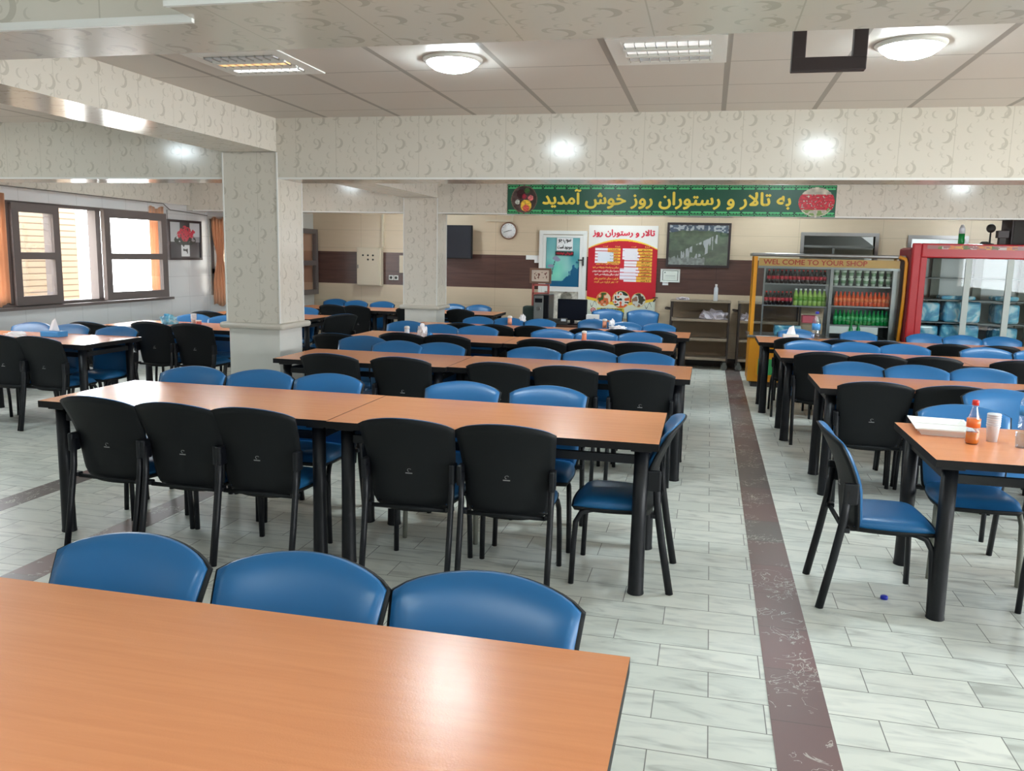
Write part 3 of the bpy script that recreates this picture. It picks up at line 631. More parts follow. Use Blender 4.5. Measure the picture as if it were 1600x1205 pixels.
table(-5.06, -3.18, 12.42, 13.24, 'small-looking table end beside the far column, near the television', TG); table(-6.60, -5.065, 12.42, 13.24, 'cherry-topped table under the wall-mounted electrical box', TG)
row('near', 11.95, 11.75, [-3.52, -4.32, -5.08, -5.56], R6, 'television', sx=.86); row('far', 12.95, 13.1, [-3.58, -4.02, -5.22, -5.70, -6.18], R6, 'television', sx=.86)
# window side, behind and before the big column
W1, W2, W3 = 'window-side tissue-box table', 'window-side table by the big column', 'table hidden behind the big column'
table(-7.45, -5.66, 6.66, 7.52, 'cherry-topped table with tissue box under the big window', TG, .02)
row('near', 6.28, 6.40, [-5.86, -6.42, -7.0], W1, 'column', jit=.05); row('far', 7.36, 7.80, [-6.05, -6.70, -7.22], W1, 'column')
table(-6.95, -5.16, 8.50, 9.32, 'cherry-topped table with blue plastic bag behind the window-side chairs', TG)
row('near', 8.05, 8.30, [-5.66, -6.17, -6.73], W2, 'column'); row('far', 9.12, 9.60, [-5.42, -5.93, -6.40], W2, 'column')
table(-7.0, -5.22, 10.40, 11.20, 'cherry-topped table mostly hidden behind the big column', TG)
row('near', 9.75, 10.10, [-5.62, -6.12, -6.62], W3, 'column'); row('far', 11.00, 11.45, [-5.80, -6.35], W3, 'column')
chair(-4.80, 10.20, PI / 2 - .55, 'chair turned sideways at the end of the table behind the big column')
# fridge side of the aisle, front to back
F1, F2, F3, F4 = 'food-tray table', 'second fridge-side table row', 'third fridge-side table row', 'fridge-side table row by the cooler'
table(1.10, 2.88, 4.25, 5.20, 'cherry-topped table with foam tray and orange soda bottle', TG)
row('far', 5.22, 5.40, [1.50], F1, kinds={0: 'grey'}, jit=0); chair(.865, 4.36, -PI / 2 + .03, 'lone scuffed chair at the aisle end of the food-tray table, facing the fridges')
chair(1.90, 5.70, S + .08, 'blue-padded chair pushed back behind the orange soda bottle on the food-tray table')
chair(1.78, 4.10, N + .05, 'chair at the near side of the food-tray table, mostly cut off')
table(.84, 2.62, 6.45, 7.26, 'cherry-topped table, aisle half of the second fridge-side row', TG); table(2.625, 4.40, 6.45, 7.26, 'cherry-topped table, wall half of the second fridge-side row', TG)
row('near', 6.12, 6.20, [1.19, 1.70, 2.20, 2.95], F2); row('far', 7.20, 7.50, [1.22, 1.71, 2.21, 2.95, 3.45], F2)
table(.71, 2.40, 8.38, 9.19, 'cherry-topped table, aisle half of the third fridge-side row', TG); table(2.405, 4.25, 8.38, 9.19, 'cherry-topped table, wall half of the third fridge-side row', TG)
row('near', 8.00, 8.10, [1.03, 1.54, 2.0, 2.64, 3.15], F3); row('far', 9.03, 9.40, [1.04, 1.53, 2.01, 2.78, 3.27], F3)
table(.59, 2.225, 9.88, 10.66, 'cherry-topped table with water bottle before the drinks cooler', TG); table(2.23, 4.14, 9.88, 10.66, 'cherry-topped table before the red fridge', TG)
row('near', 9.42, 9.55, [.95, 1.41, 1.87, 2.50, 2.97, 3.45], F4, sx=.86); row('far', 10.50, 10.90, [1.07, 1.80, 2.50, 2.95, 3.37], F4, sx=.86)

# ------------------------------------------------------------------ on the back wall
YB = BACK - .001
t = thing('wall_clock', 'round white wall clock with brown rim above the office door', 'clock', (-3.22, YB, 2.055))
b = MB(); b.lathe([(.14, 0), (.14, .03), (.128, .036), (.118, .03), (.01, .03)], 40, axis='y'); b.box(-.002, .002, -.001, 0, -.002, .002); obj('case', b, M['gold_frame'], t)
b = MB(); b.lathe([(.119, .028), (.119, .0315), (.001, .0315)], 40, axis='y'); f = obj('dial', b, M['white_paper'], t)
b = MB()
for k in range(12):
    a = k * PI / 6; b.tube([(.098 * math.sin(a), -.032, .098 * math.cos(a)), (.109 * math.sin(a), -.032, .109 * math.cos(a))], .003, 5)
obj('hour_marking', b, M['blacktxt'], f)
for n, a, l in (('hour_hand', math.radians(80), .055), ('minute_hand', math.radians(252), .085)):
    b = MB(); b.tube([(0, -.034, 0), (l * math.sin(a), -.034, l * math.cos(a))], .004, 6); obj(n, b, M['blacktxt'], t)
t = thing('television', 'flat black television on the back wall beside the far column', 'television', (-4.06, YB - .12, 1.86), -.12)
b = MB(); b.box(-.32, .27, -.03, .03, -.27, .27, .008); obj('body', b, M['black'], t)
b = MB(); b.box(-.305, .255, -.033, -.029, -.25, .255); obj('screen', b, M['navy'], t)
b = MB(); b.box(-.1, .1, .03, .10, -.1, .1); obj('wall_bracket', b, M['steel_black'], t)
t = thing('conduit_box', 'thin beige wall conduit above the round clock', 'conduit', (-3.36, YB, 2.20)); b = MB(); b.box(-.25, .21, -.03, 0, 0, .03); b.box(.18, .21, -.03, 0, .03, .12); obj('duct', b, M['beige'], t)
t = thing('electrical_box', 'beige metal electrical box with small dark lamps on the brown band', 'electrical box', (-5.615, YB, 1.42))
b = MB(); b.box(-.22, .22, -.11, 0, -.32, .32, .006); obj('cabinet', b, M['beige'], t)
b = MB(); b.box(-.21, .20, -.122, -.108, -.31, .31, .004); d = obj('door', b, M['beige'], t)
for x, z in ((-.10, .19), (-.01, .19), (.08, .19), (-.01, .12), (.08, .12)):
    b = MB(); b.lathe([(.016, .0), (.016, .006), (.002, .008)], 12, (x, -.122, z), 'y'); obj('indicator', b, M['blacktxt'], d)
b = MB(); b.box(-.20, -.185, -.13, -.12, -.03, .03); obj('latch', b, M['grey'], d)
b = MB(); b.box(.20, .235, -.04, 0, .32, .95); obj('conduit', b, M['beige'], t)
t = thing('wall_socket', 'pair of small wall sockets on the brown band near the far column', 'socket', (-5.21, YB, 1.245))
for x in (-.045, .045):
    b = MB(); b.box(x - .04, x + .04, -.012, 0, -.04, .04, .004); p = obj('plate', b, M['white'], t); b = MB(); b.lathe([(.024, .0), (.024, .003), (.002, .003)], 14, (x, -.012, 0), 'y'); obj('insert', b, M['dark'], p)
b = MB(); b.box(-5.09, -4.9, YB - .06, YB, 1.33, 1.62, .005); tag(obj('junction_box', b, M['beige']), 'small beige wall box partly hidden by the far column', 'electrical box')
b = MB(); b.box(-2.92, -2.66, YB - .02, YB, 1.60, 1.67); b.box(-2.78, -2.70, YB - .02, YB, 1.55, 1.60); tag(obj('torn_notice', b, M['white_paper']), 'torn white paper strip on the wall beside the office door', 'paper')
# office door with the teal glass
dr = MB(); x0, x1, zt = -2.70, -1.93, 2.07
for q in ((x0, x0 + .06, 0, zt), (x1 - .06, x1, 0, zt), (x0 + .06, x1 - .06, zt - .06, zt)): dr.box(q[0], q[1], YB - .05, YB, q[2], q[3])
d = struct('door_1', dr, M['white'])
b = MB()
for q in ((x0 + .062, x0 + .11, .02, 2.0), (x1 - .11, x1 - .062, .02, 2.0), (x0 + .11, x1 - .11, 1.96, 2.0), (x0 + .11, x1 - .11, 1.10, 1.18), (x0 + .11, x1 - .11, .02, .5)): b.box(q[0], q[1], YB - .045, YB - .005, q[2], q[3])
lf = obj('door_leaf', b, M['white'], d)
def teal(U, V):
    n = vnoise(U, V, 5, 5, 1); n2 = vnoise(U, V, 22, 16, 2); c = np.stack([70 + 70 * n, 150 + 40 * n, 160 + 30 * n], -1)
    lit = np.exp(-(((U - .3) / .3) ** 2 + ((V - .3) / .3) ** 2)); c += lit[..., None] * np.array([20, 40, 10])
    tr = (V < .12 + .30 * np.clip((U - .45) * 2, 0, 1) * n2 * 1.8) | ((U > .72) & (V < .3 + .6 * n2 * (U - .5))); c[tr] = [22, 92, 130]
    br = (np.abs(U - .18 - .35 * np.clip(V - .3, 0, .35)) < .012) & (V > .25) & (V < .62); c[br] = [70, 90, 96]
    for (a, q) in ((.28, .58), (.14, .42), (.33, .55)): c[((U - a) / .09) ** 2 + ((V - q) / .035) ** 2 < 1] = [140, 140, 164]
    return c
link('printed_glass', picture_mesh('printed_glass', .56, .79, 60, 84, teal), lf, (-2.305, YB - .03, 1.57))
def marb(U, V): n = vnoise(U, V, 12, 12, 5) * .6 + vnoise(U, V, 30, 30, 6) * .4; return np.stack([150 + 85 * n, 148 + 82 * n, 138 + 80 * n], -1) - 60 * (((U - .62) ** 2 / .03 + (V - .85) ** 2 / .02) < 1)[..., None]
link('marbled_panel', picture_mesh('marbled_panel', .56, .60, 40, 40, marb), lf, (-2.305, YB - .03, .80))
b = MB(); b.box(-1.99, -1.965, YB - .075, YB - .045, 1.52, 1.66, .006); b.box(-2.06, -1.97, YB - .085, YB - .07, 1.60, 1.62, .004); obj('door_handle', b, M['dark'], d)
t = thing('paper_notice', 'white paper notice with black writing taped on the door glass', 'notice', (-2.285, YB - .04, 1.855))
b = MB(); b.box(-.13, .13, -.002, 0, -.10, .10); obj('sheet', b, M['white_paper'], t)
lettering('lettering', farsi('سوپ جو'), M['blacktxt'], t, -.10, .10, .012, .085, -.003, .03); lettering('lettering', farsi('موجود است'), M['blacktxt'], t, -.115, .115, -.085, -.01, -.003, .03)
t = thing('dark_sticker', 'dark strip sticker with pale writing under the white door notice', 'sticker', (-2.285, YB - .04, 1.71))
b = MB(); b.box(-.15, .15, -.002, 0, -.032, .032); obj('strip', b, M['dark'], t); lettering('lettering', farsi('فروش نوشابه'), M['crimson'], t, -.13, .13, -.024, .026, -.003, .03)
# menu poster
PX0, PX1, PZ0, PZ1 = -1.905, -.815, .70, 2.165
PWd, PHt = PX1 - PX0, PZ1 - PZ0
PILL = [(.10, .47, .742 - .033 * k, 0) for k in range(5)] + [(.53, .93, .742 - .033 * k, 1) for k in range(11)]
def poster(U, V):
    c = np.ones(U.shape + (3,)) * [226, 222, 216]; c[V < .35] = [218, 222, 206]
    top = .835 - .088 * (2 * U - 1) ** 2; bot = .17 + .06 * np.abs(2 * U - 1) ** 1.5
    c[(V < top + .022 - .012 * np.abs(2 * U - 1)) & (V > bot - .03)] = [240, 196, 60]
    body = (V < top) & (V > bot); c[body] = (np.array([186, 30, 46]) + 18 * (1 - V[..., None]) * [1, .3, .2])[body]
    for a, e, z, k in PILL:
        inn = (U > a) & (U < e) & (np.abs(V - z) < .0125); c[inn] = [240, 184, 70]
        wv = .06 * math.sin(z * 40) if k else 0
        c[inn & (U < a + (e - a) * (.50 + wv))] = [236, 228, 232]
    c[(U > .14) & (U < .37) & (V > .612) & (V < .715)] = [222, 226, 234]
    c[(U > .50) & (U < .72) & (V > .64) & (V < .755) & (np.abs((V * 30) % 1 - .5) < .46)] = [232, 226, 232]; c[(U > .47) & (U < .70) & (V > .42) & (V < .545) & (np.abs((V * 28) % 1 - .5) < .42)] = [232, 226, 236]
    for a, z, r, p in ((.25, .205, .105, 0), (.505, .205, .13, 1), (.76, .205, .105, 2)):
        d = np.sqrt((U - a) ** 2 + ((V - z) * PHt / PWd) ** 2); n = vnoise(U, V, 26, 34, 9 + p)
        c[d < r] = [222, 190, 96]; k = d < r * .93
        pal = (np.array([[60, 90, 44], [214, 110, 66], [226, 200, 170]]), np.array([[34, 48, 36], [226, 220, 210], [222, 92, 52]]), np.array([[70, 64, 50], [206, 204, 196], [150, 110, 90]]))[p]
        c[k] = pal[np.clip((n * 3).astype(int), 0, 2)][k]
    c[(U > .16) & (U < .56) & (np.abs(V - .082) < .028)] = [222, 206, 70]
    d = np.sqrt((U - .10) ** 2 + ((V - .082) * PHt / PWd) ** 2); c[d < .036] = [196, 44, 60]; c[(d < .022) & (d > .013)] = [240, 230, 226]
    for a in (.10, .90):
        k = (np.abs(V - .15 - .03 * np.sin((U - a) * 70)) < .006) & (np.abs(U - a) < .05); c[k] = [110, 110, 106]
    return c
t = thing('menu_poster', 'tall red and white menu poster on the wall beside the office door', 'poster', ((PX0 + PX1) / 2, YB - .012, (PZ0 + PZ1) / 2))
link('sheet', picture_mesh('sheet', PWd, PHt, 170, 230, poster), t)
PU = lambda u: (u - .5) * PWd
PV = lambda v: (v - .5) * PHt
lettering('title_lettering', farsi('تالار و رستوران روز'), M['crimson'], t, PU(.06), PU(.95), PV(.875), PV(.955), -.001, .045)
for i, (s_, a, z, m) in enumerate([('سفارشات انواع غذا برای', .12, .585, 'gold_txt'), ('مجالس و مراسمات پذیرفته می شود', .07, .548, 'gold_txt'), ('به همراه سالن غذاخوری مجهز سرویس', .07, .510, 'whtxt'), ('اجاره سالن پذیرفته می شود', .10, .472, 'whtxt'), ('ظرفیت سالن غذاخوری برای', .10, .428, 'gold_txt'), ('۳۰۰ نفر ارائه می گردد', .10, .392, 'gold_txt')]):
    lettering('lettering', farsi(s_), M[m], t, PU(a), PU(.455), PV(z - .014), PV(z + .014), -.001, .03)
lettering('phone_lettering', '۰۹۱۴ ۹۵۳ ۳۹۱۷', M['blacktxt'], t, PU(.20), PU(.53), PV(.086), PV(.106), -.001, .04); lettering('phone_lettering', '۰۹۱۴ ۱۰۱ ۳۰۵۷', M['blacktxt'], t, PU(.20), PU(.53), PV(.058), PV(.078), -.001, .04)
for s_, u in (('قیمت', .25), ('غذا', .43), ('قیمت', .66), ('غذا', .86)): lettering('lettering', farsi(s_), M['gold_txt'], t, PU(u - .035), PU(u + .035), PV(.768), PV(.782), -.001, .03)
names = ['چلو کباب', 'جوجه کباب', 'چلو مرغ', 'خورشت', 'چلو گوشت', 'زرشک پلو', 'کباب برگ', 'ماهی', 'سبزی پلو', 'سوپ جو', 'نوشابه', 'دوغ', 'ماست', 'سالاد', 'ته چین', 'نان']
for (a, e, z, k), s_ in zip(PILL, names): lettering('lettering', farsi(s_), M['blacktxt'], t, PU(e - .15), PU(e - .03), PV(z - .008), PV(z + .008), -.001, .02)
# framed pictures
def framed(name, label, cat, w, h, fr, nx, ny, fn, loc, rz=0, fm='mdf', th=.03, glassy=True):
    t = thing(name, label, cat, loc, rz); b = MB()
    for q in ((-w / 2, w / 2, h / 2 - fr, h / 2), (-w / 2, w / 2, -h / 2, -h / 2 + fr), (-w / 2, -w / 2 + fr, -h / 2 + fr, h / 2 - fr), (w / 2 - fr, w / 2, -h / 2 + fr, h / 2 - fr)): b.box(q[0], q[1], -th, 0, q[2], q[3])
    obj('frame', b, M[fm], t); link('printed_sheet', picture_mesh('printed_sheet', w - 2 * fr, h - 2 * fr, nx, ny, fn), t, (0, -th * .5, 0)); 
    if glassy:
        b = MB(); b.box(-w / 2 + fr, w / 2 - fr, -th * .72, -th * .66, -h / 2 + fr, h / 2 - fr); obj('glass_pane', b, M['glass'], t)
    return t
def falls(U, V):
    n = vnoise(U, V, 9, 7, 3); n2 = vnoise(U, V, 30, 24, 4); c = np.stack([44 + 40 * n + 24 * n2, 62 + 50 * n + 24 * n2, 52 + 34 * n + 18 * n2], -1)
    sky = V > .84 - .10 * np.abs(U - .45) + .05 * n; c[sky] = [74, 96, 120]; cl = sky & (n2 > .55); c[cl] = [196, 204, 210]
    edge = .18 + .50 * np.clip((U - .10) / .70, 0, 1)
    fall = (V < edge + .08) & (V > edge - .28) & (U > .15) & (U < .82) & (vnoise(U, V, 46, 5, 8) > .58); c[fall] = [190, 198, 202]
    pool = (V < .16 + .05 * n2) & (U < .62); c[pool] = (np.array([150, 160, 158]) * (.75 + .4 * n2[..., None]))[pool]
    return c
framed('framed_waterfall_picture', 'large dark-framed waterfall picture above the serving cart', 'picture', .965, .68, .035, 110, 76, falls, (-.195, YB, 1.88))
def cert(U, V):
    c = np.ones(U.shape + (3,)) * [226, 230, 222]; e = np.maximum(np.abs(U - .5), np.abs(V - .5)); c[(e > .40) & (e < .43)] = [60, 62, 60]
    c[(np.abs((V * 9) % 1 - .5) < .12) & (np.abs(U - .5) < .28) & (V < .6) & (V > .2)] = [176, 180, 176]; c[(np.abs(U - .2) < .04) & (np.abs(V - .76) < .05)] = [40, 60, 44]
    return c
framed('framed_certificate', 'small white framed certificate under the waterfall picture', 'certificate', .30, .205, .012, 60, 42, cert, (-.60, YB, 1.40), fm='white', th=.018, glassy=False)
t = thing('paper_notice', 'tiny white label stuck under the framed certificate', 'notice', (-.67, YB, 1.275)); b = MB(); b.box(-.045, .045, -.004, 0, -.025, .025); obj('sheet', b, M['white_paper'], t)
t = thing('wall_tap', 'small dark tap on the wall beside the serving cart', 'tap', (-.815, YB, 1.02)); b = MB(); b.tube([(0, 0, 0), (0, -.06, 0), (-.02, -.09, -.03)], .012, 8); b.tube([(-.04, -.04, .03), (.04, -.04, .03)], .008, 8); obj('spout', b, M['dark'], t)
def roses(U, V):
    c = np.ones(U.shape + (3,)) * [196, 198, 202]; c[V < .45] = [74, 72, 76]; c[(V > .45) & (np.abs(U - .5) < .16)] = [60, 58, 62]; c[(V > .45) & (U > .62) & (V < .6)] = [150, 150, 154]
    n = vnoise(U, V, 16, 14, 12); c[(np.abs(U - .5) < .14) & (V < .36) & (V > .03)] = [218, 220, 222]; c[(np.abs(U - .5) < .07) & (V < .4) & (V > .12) & (n > .5)] = [58, 60, 60]
    k = (((U - .5) / .36) ** 2 + ((V - .5) / .16) ** 2 < 1) & (n > .42); c[k] = [52, 58, 54]
    for a, q, r in ((.44, .70, .13), (.58, .72, .13), (.50, .62, .13), (.32, .66, .08), (.72, .66, .08), (.5, .8, .09), (.78, .74, .06)):
        k = ((U - a) ** 2 + ((V - q) * .8) ** 2 < r * r) & (vnoise(U, V, 30, 26, 13) > .22); c[k] = [206, 58, 78]
    return c
framed('framed_rose_picture', 'dark-framed picture of red roses in a white vase beside the big window', 'picture', .81, .58, .035, 80, 58, roses, (XW + .001, 11.16, 1.78), PI / 2, glassy=False)
# banner on the rear beam
BX0, BX1, BZ0, BZ1 = -2.71, 1.475, 2.215, 2.605
BW, BH = BX1 - BX0, BZ1 - BZ0
def plate(c, U, V, u0, v0, ru, rv, dish):
    d = np.sqrt(((U - u0) / ru) ** 2 + ((V - v0) / rv) ** 2); n = vnoise(U, V, 90, 12, 21 + dish); n2 = vnoise(U, V, 220, 26, 31)
    if dish == 0:
        c[d < 1] = [110, 96, 84]; c[d < .93] = (np.array([72, 58, 56]) * (.7 + .7 * n[..., None]))[d < .93]
        for a, q, r, col in ((-.25, .38, .33, [58, 30, 34]), (.5, .1, .2, [214, 120, 120]), (.22, .62, .2, [66, 110, 60]), (-.5, -.2, .18, [196, 200, 190]), (.15, -.45, .42, [232, 190, 70]), (.15, -.62, .25, [214, 96, 84]), (.0, .2, .18, [150, 40, 60])):
            k = ((U - u0) / ru - a) ** 2 + ((V - v0) / rv - q) ** 2 < r * r; c[k] = (np.array(col) * (.8 + .4 * n2[..., None]))[k]
    else:
        c[d < 1] = (np.array([206, 200, 184]) * (.8 + .3 * n[..., None]))[d < 1]; k = (d < .94) & (V < v0 - .25 * rv) & (n > .45); c[k] = [120, 150, 90]
        k = (d < 1.02) & (np.abs((V - v0) / rv) < .52) & (n2 > .2); c[k] = (np.array([186, 44, 60]) * (.75 + .5 * n2[..., None]))[k]
    return c
def banner(U, V):
    c = np.ones(U.shape + (3,)) * [36, 88, 70]
    for v0 in (.075, .925):
        bnd = np.abs(V - v0) < .075; c[bnd] = [18, 60, 46]; p = (U * 26) % 1; dv = (V - v0) / .075
        ch = bnd & ((np.abs(np.abs(dv) - .62 + .5 * np.clip(np.abs(p - .5) - .38, 0, 1) * 6) < .2) & (np.abs(p - .5) < .47)); c[ch] = [86, 196, 128]
        dots = bnd & (np.abs(dv) < .26) & ((U * 208) % 1 > .45) & (np.abs(p - .5) < .36); c[dots] = [90, 200, 130]; c[bnd & (np.abs(p - .0) + np.abs(dv) * .05 < .035)] = [90, 200, 130]
    c = plate(c, U, V, .055, .5, .043, .47, 0); c = plate(c, U, V, .945, .47, .050, .46, 1)
    return c
t = thing('welcome_banner', 'long green banner with yellow Persian writing on the rear beam', 'banner', ((BX0 + BX1) / 2, 11.247, (BZ0 + BZ1) / 2))
link('cloth', picture_mesh('cloth', BW, BH, 520, 48, banner), t, (0, -.006, 0))
lettering('lettering', farsi('به تالار و رستوران روز خوش آمدید'), M['ylw_txt'], t, -1.605, 1.555, -.110, .130, -.008, .030)

# ------------------------------------------------------------------ desk corner
t = thing('office_desk', 'dark wooden desk carrying the computer before the office door', 'desk', (-1.88, 12.15, 0))
b = MB(); b.box(-.85, .62, -.30, .30, .66, .69, .005); obj('desktop', b, M['desk'], t)
for x in (-.82, .59):
    b = MB(); b.box(x - .015, x + .015, -.28, .28, 0, .66); obj('side_panel', b, M['desk'], t)
b = MB(); b.box(-.805, .575, .25, .27, .15, .66); obj('back_panel', b, M['desk'], t)
t = thing('computer_tower', 'black and silver computer tower standing on the dark desk', 'computer', (-2.34, 12.10, .69))
b = MB(); b.box(-.115, .115, -.2, .2, 0, .42, .01); obj('case', b, M['black'], t)
b = MB(); b.box(-.105, .035, -.212, -.198, .01, .41, .012); f = obj('front_panel', b, M['grey'], t)
b = MB(); b.box(-.09, .02, -.218, -.21, .31, .37, .01); obj('drive_slot', b, M['black'], f); b = MB(); b.lathe([(.03, 0), (.03, .006), (.02, .008)], 18, (-.03, -.212, .22), 'y'); obj('intake', b, M['steel'], f)
t = thing('monitor', 'black computer monitor on the dark desk before the menu poster', 'monitor', (-1.91, 12.08, .69))
b = MB(); b.box(-.215, .215, -.025, .03, .06, .365, .008); obj('case', b, M['black'], t); b = MB(); b.box(-.2, .2, -.028, -.024, .075, .35); obj('screen', b, M['navy'], t)
b = MB(); b.box(-.03, .03, 0, .05, .01, .12); b.box(-.1, .1, -.07, .09, 0, .014, .004); obj('stand', b, M['black'], t)
b = MB(); b.box(-.13, .13, -.05, .05, 0, .05, .01); b.box(-.10, .10, -.04, .05, .05, .085, .01); tag(obj('receipt_printer', b, M['dark'], loc=(-2.16, 11.92, .69)), 'small dark printer on the desk beside the computer tower', 'printer')
t = thing('card_reader', 'small dark card terminal with pale keys on the dark desk', 'card reader', (-2.0, 11.90, .69)); b = MB(); b.box(-.05, .05, -.03, .03, 0, .10, .008); obj('case', b, M['dark'], t); b = MB(); b.box(-.035, .035, -.033, -.029, .055, .09); obj('display', b, M['frost'], t)
b = MB(); b.box(-.10, .10, -.10, .10, 0, .24, .03); tag(obj('storage_box', b, M['dgreen'], loc=(-2.56, 12.2, .69)), 'dark green box on the desk beside the computer tower', 'box')
def stand_pic(U, V):
    n = vnoise(U, V, 18, 9, 41); c = np.ones(U.shape + (3,)) * [222, 204, 188]; k = (n > .58) & (np.abs(U - .5) < .36) & (np.abs(V - .5) < .32); c[k] = [120, 70, 60]
    e = np.maximum(np.abs(U - .5), np.abs(V - .5)); c[e > .46] = [236, 226, 214]; return c
t = thing('display_stand', 'thin pink metal stand behind the computer tower', 'stand', (-2.50, 12.66, 0))
b = MB()
for x in (-.12, .12): b.box(x - .015, x + .015, -.015, .015, 0, 1.24)
b.box(-.12, .12, -.015, .015, 1.21, 1.24); b.box(-.12, .12, -.015, .015, 1.08, 1.11); b.box(-.16, .16, -.12, .12, 0, .02); obj('frame', b, M['pink'], t)
framed('framed_calligraphy', 'carved-frame calligraphy picture standing above the computer tower', 'picture', .33, .23, .03, 60, 42, stand_pic, (-2.50, 12.63, 1.365), fm='gold_frame', glassy=False)
chair(-1.50, 12.76, S, 'blue chair tucked behind the desk beside the computer monitor'); chair(-.96, 12.86, S + .03, 'blue chair standing alone against the wall below the menu poster')
t = thing('tissue_box', 'white tissue box with dark flower print beside the monitor', 'tissue box', (-1.595, 11.98, .69)); b = MB(); b.box(-.09, .09, -.05, .05, 0, .16, .006); obj('carton', b, M['white_paper'], t)
b = MB(); b.lathe([(.02, 0), (.02, .001), (.002, .001)], 10, (.03, -.051, .09), 'y'); b.box(-.02, .04, -.052, -.05, .035, .045); b.box(.005, .01, -.052, -.05, .04, .085); obj('flower_print', b, M['blacktxt'], t)
b = MB(); b.box(-.08, .08, -.06, .06, 0, .08, .004); tag(obj('cardboard_box', b, M['brownbox'], loc=(-1.38, 12.0, .69)), 'small brown box on the desk beside the white tissue box', 'box')

# ------------------------------------------------------------------ serving carts
def cart(label, x, y, w):
    t = thing('serving_cart', label, 'cart', (x, y, 0), 0, 'metal serving carts'); a = w / 2
    for s in (-1, 1):
        for q in (-1, 1):
            b = MB(); b.box(s * a - .014, s * a + .014, q * .18 - .014, q * .18 + .014, .12, 1.02); obj('post', b, M['cart_dark'], t)
            c = MB(); c.lathe([(.045, -.012), (.05, -.008), (.05, .008), (.045, .012)], 16, (s * (a - .03), q * .15, .05), 'y'); c.box(s * (a - .03) - .02, s * (a - .03) + .02, q * .15 - .022, q * .15 + .022, .06, .125); obj('caster', c, M['grey'], t)
    for z in (.18, .475, .765): b = MB(); b.box(-a, a, -.19, .19, z - .035, z, .003); obj('shelf', b, M['cart'], t)
    b = MB(); b.box(-a - .02, a + .02, -.2, .2, 1.02, 1.045, .004); obj('top', b, M['cart'], t)
    b = MB(); b.box(-a + .01, a - .01, .175, .182, .15, 1.02); obj('back_panel', b, M['cart_back'], t)
    b = MB(); b.tube([(-a, -.15, .90), (-a - .09, -.15, .91), (-a - .09, .15, .91), (-a, .15, .90)], .011, 8); obj('push_handle', b, M['cart_dark'], t)
    return t
cart('brown metal serving cart with plastic bag under the waterfall picture', -.11, 13.22, .86); cart('brown metal serving cart half hidden behind the yellow drinks cooler', .90, 13.22, .86)
def crumple(name, label, cat, m, loc, sx, sy, sz, seed, group=None, n=10):
    r = random.Random(seed); bm = bmesh.new(); bmesh.ops.create_icosphere(bm, subdivisions=3, radius=1)
    for v in bm.verts:
        k = .62 + .5 * r.random(); v.co = Vector((v.co.x * sx * k, v.co.y * sy * k, max(0, (v.co.z + .35) * sz * k)))
    b = MB().bm(bm); return tag(obj(name, b, M[m], loc=loc), label, cat, group)
crumple('plastic_bag', 'crumpled clear plastic bag on the middle shelf of the serving cart', 'bag', 'bagm', (.10, 13.14, .765), .22, .12, .12, 3)
crumple('plastic_wrap', 'crumpled wrapper lying on top of the serving cart', 'wrapper', 'bagm', (-.37, 13.15, 1.045), .11, .07, .035, 4); crumple('plastic_bag', 'small white bag on the second cart, behind the yellow post', 'bag', 'bagm', (.56, 13.12, .765), .08, .08, .09, 9)
t = thing('water_bottle', 'slim clear bottle standing on top of the serving cart', 'bottle', (.11, 13.12, 1.045)); b = MB(); b.lathe([(.03, 0), (.034, .01), (.032, .10), (.03, .19), (.016, .22), (.016, .235)], 16); obj('bottle_body', b, M['frost'], t); b = MB(); b.lathe([(.018, .225), (.018, .25), (.01, .252)], 14); obj('cap', b, M['cap_white'], t)

# ------------------------------------------------------------------ yellow drinks cooler
X0, X1, Y0, Y1 = .56, 2.40, 11.50, 12.10
t = thing('drinks_cooler', 'glass-fronted yellow drinks cooler with red welcome lettering', 'drinks cooler', (0, 0, 0))
b = MB(); b.box(X0, X1, Y0, Y1, .07, .66, .012); obj('base_cabinet', b, M['yellow'], t)
b = MB(); b.box(X0 + .05, X1 - .05, Y0 + .03, Y1 - .03, 0, .08); obj('plinth', b, M['dark'], t)
b = MB(); b.box(X0 + .10, X0 + .40, Y0 - .012, Y0 + .01, .14, .40, .004); p = obj('vent_panel', b, M['yellow'], t); b = MB(); b.box(X0 + .13, X0 + .37, Y0 - .016, Y0 - .01, .17, .38); obj('vent_grille', b, M['green_label'], p)
b = MB(); b.box(X0 - .03, X1 + .01, Y0 - .03, Y1, .66, .69, .004); obj('counter', b, M['steel'], t)
for q in (Y0 + .02, Y1 - .04):
    b = MB(); b.box(X0, X0 + .045, q, q + .045, .69, 1.72); obj('post', b, M['yellow'], t)
b = MB(); b.tube([(X1 - .02, Y0 - .02, .69), (X1, Y0 - .02, 1.2), (X1, Y0 - .02, 1.68), (X1 - .015, Y0 - .01, 1.72), (X1 - .08, Y0 + .02, 1.745)], .022, 10); b.box(X1 - .03, X1, Y1 - .05, Y1, .69, 1.73); obj('end_trim', b, M['yellow'], t)
b = MB(); b.box(X0 - .03, X1, Y0 + .02, Y1, 1.725, 1.765, .01); obj('top', b, M['steel'], t)
b = MB(); b.box(X0 + .06, X1 - .06, Y0 + .05, Y0 + .07, 1.60, 1.70); h = obj('header', b, M['gold'], t)
lettering('lettering', 'WEL COME TO YOUR SHOP', M['redtxt'], h, X0 + .12, X1 - .45, 1.622, 1.685, Y0 + .049, .02)
b = MB(); b.box(X0 + .05, X1 - .03, Y0 + .0, Y0 + .006, .70, 1.72); obj('front_glass', b, M['fglass'], t)
b = MB(); b.box(X0 + .01, X0 + .016, Y0 + .06, Y1 - .05, .70, 1.72); obj('side_glass', b, M['fglass'], t)
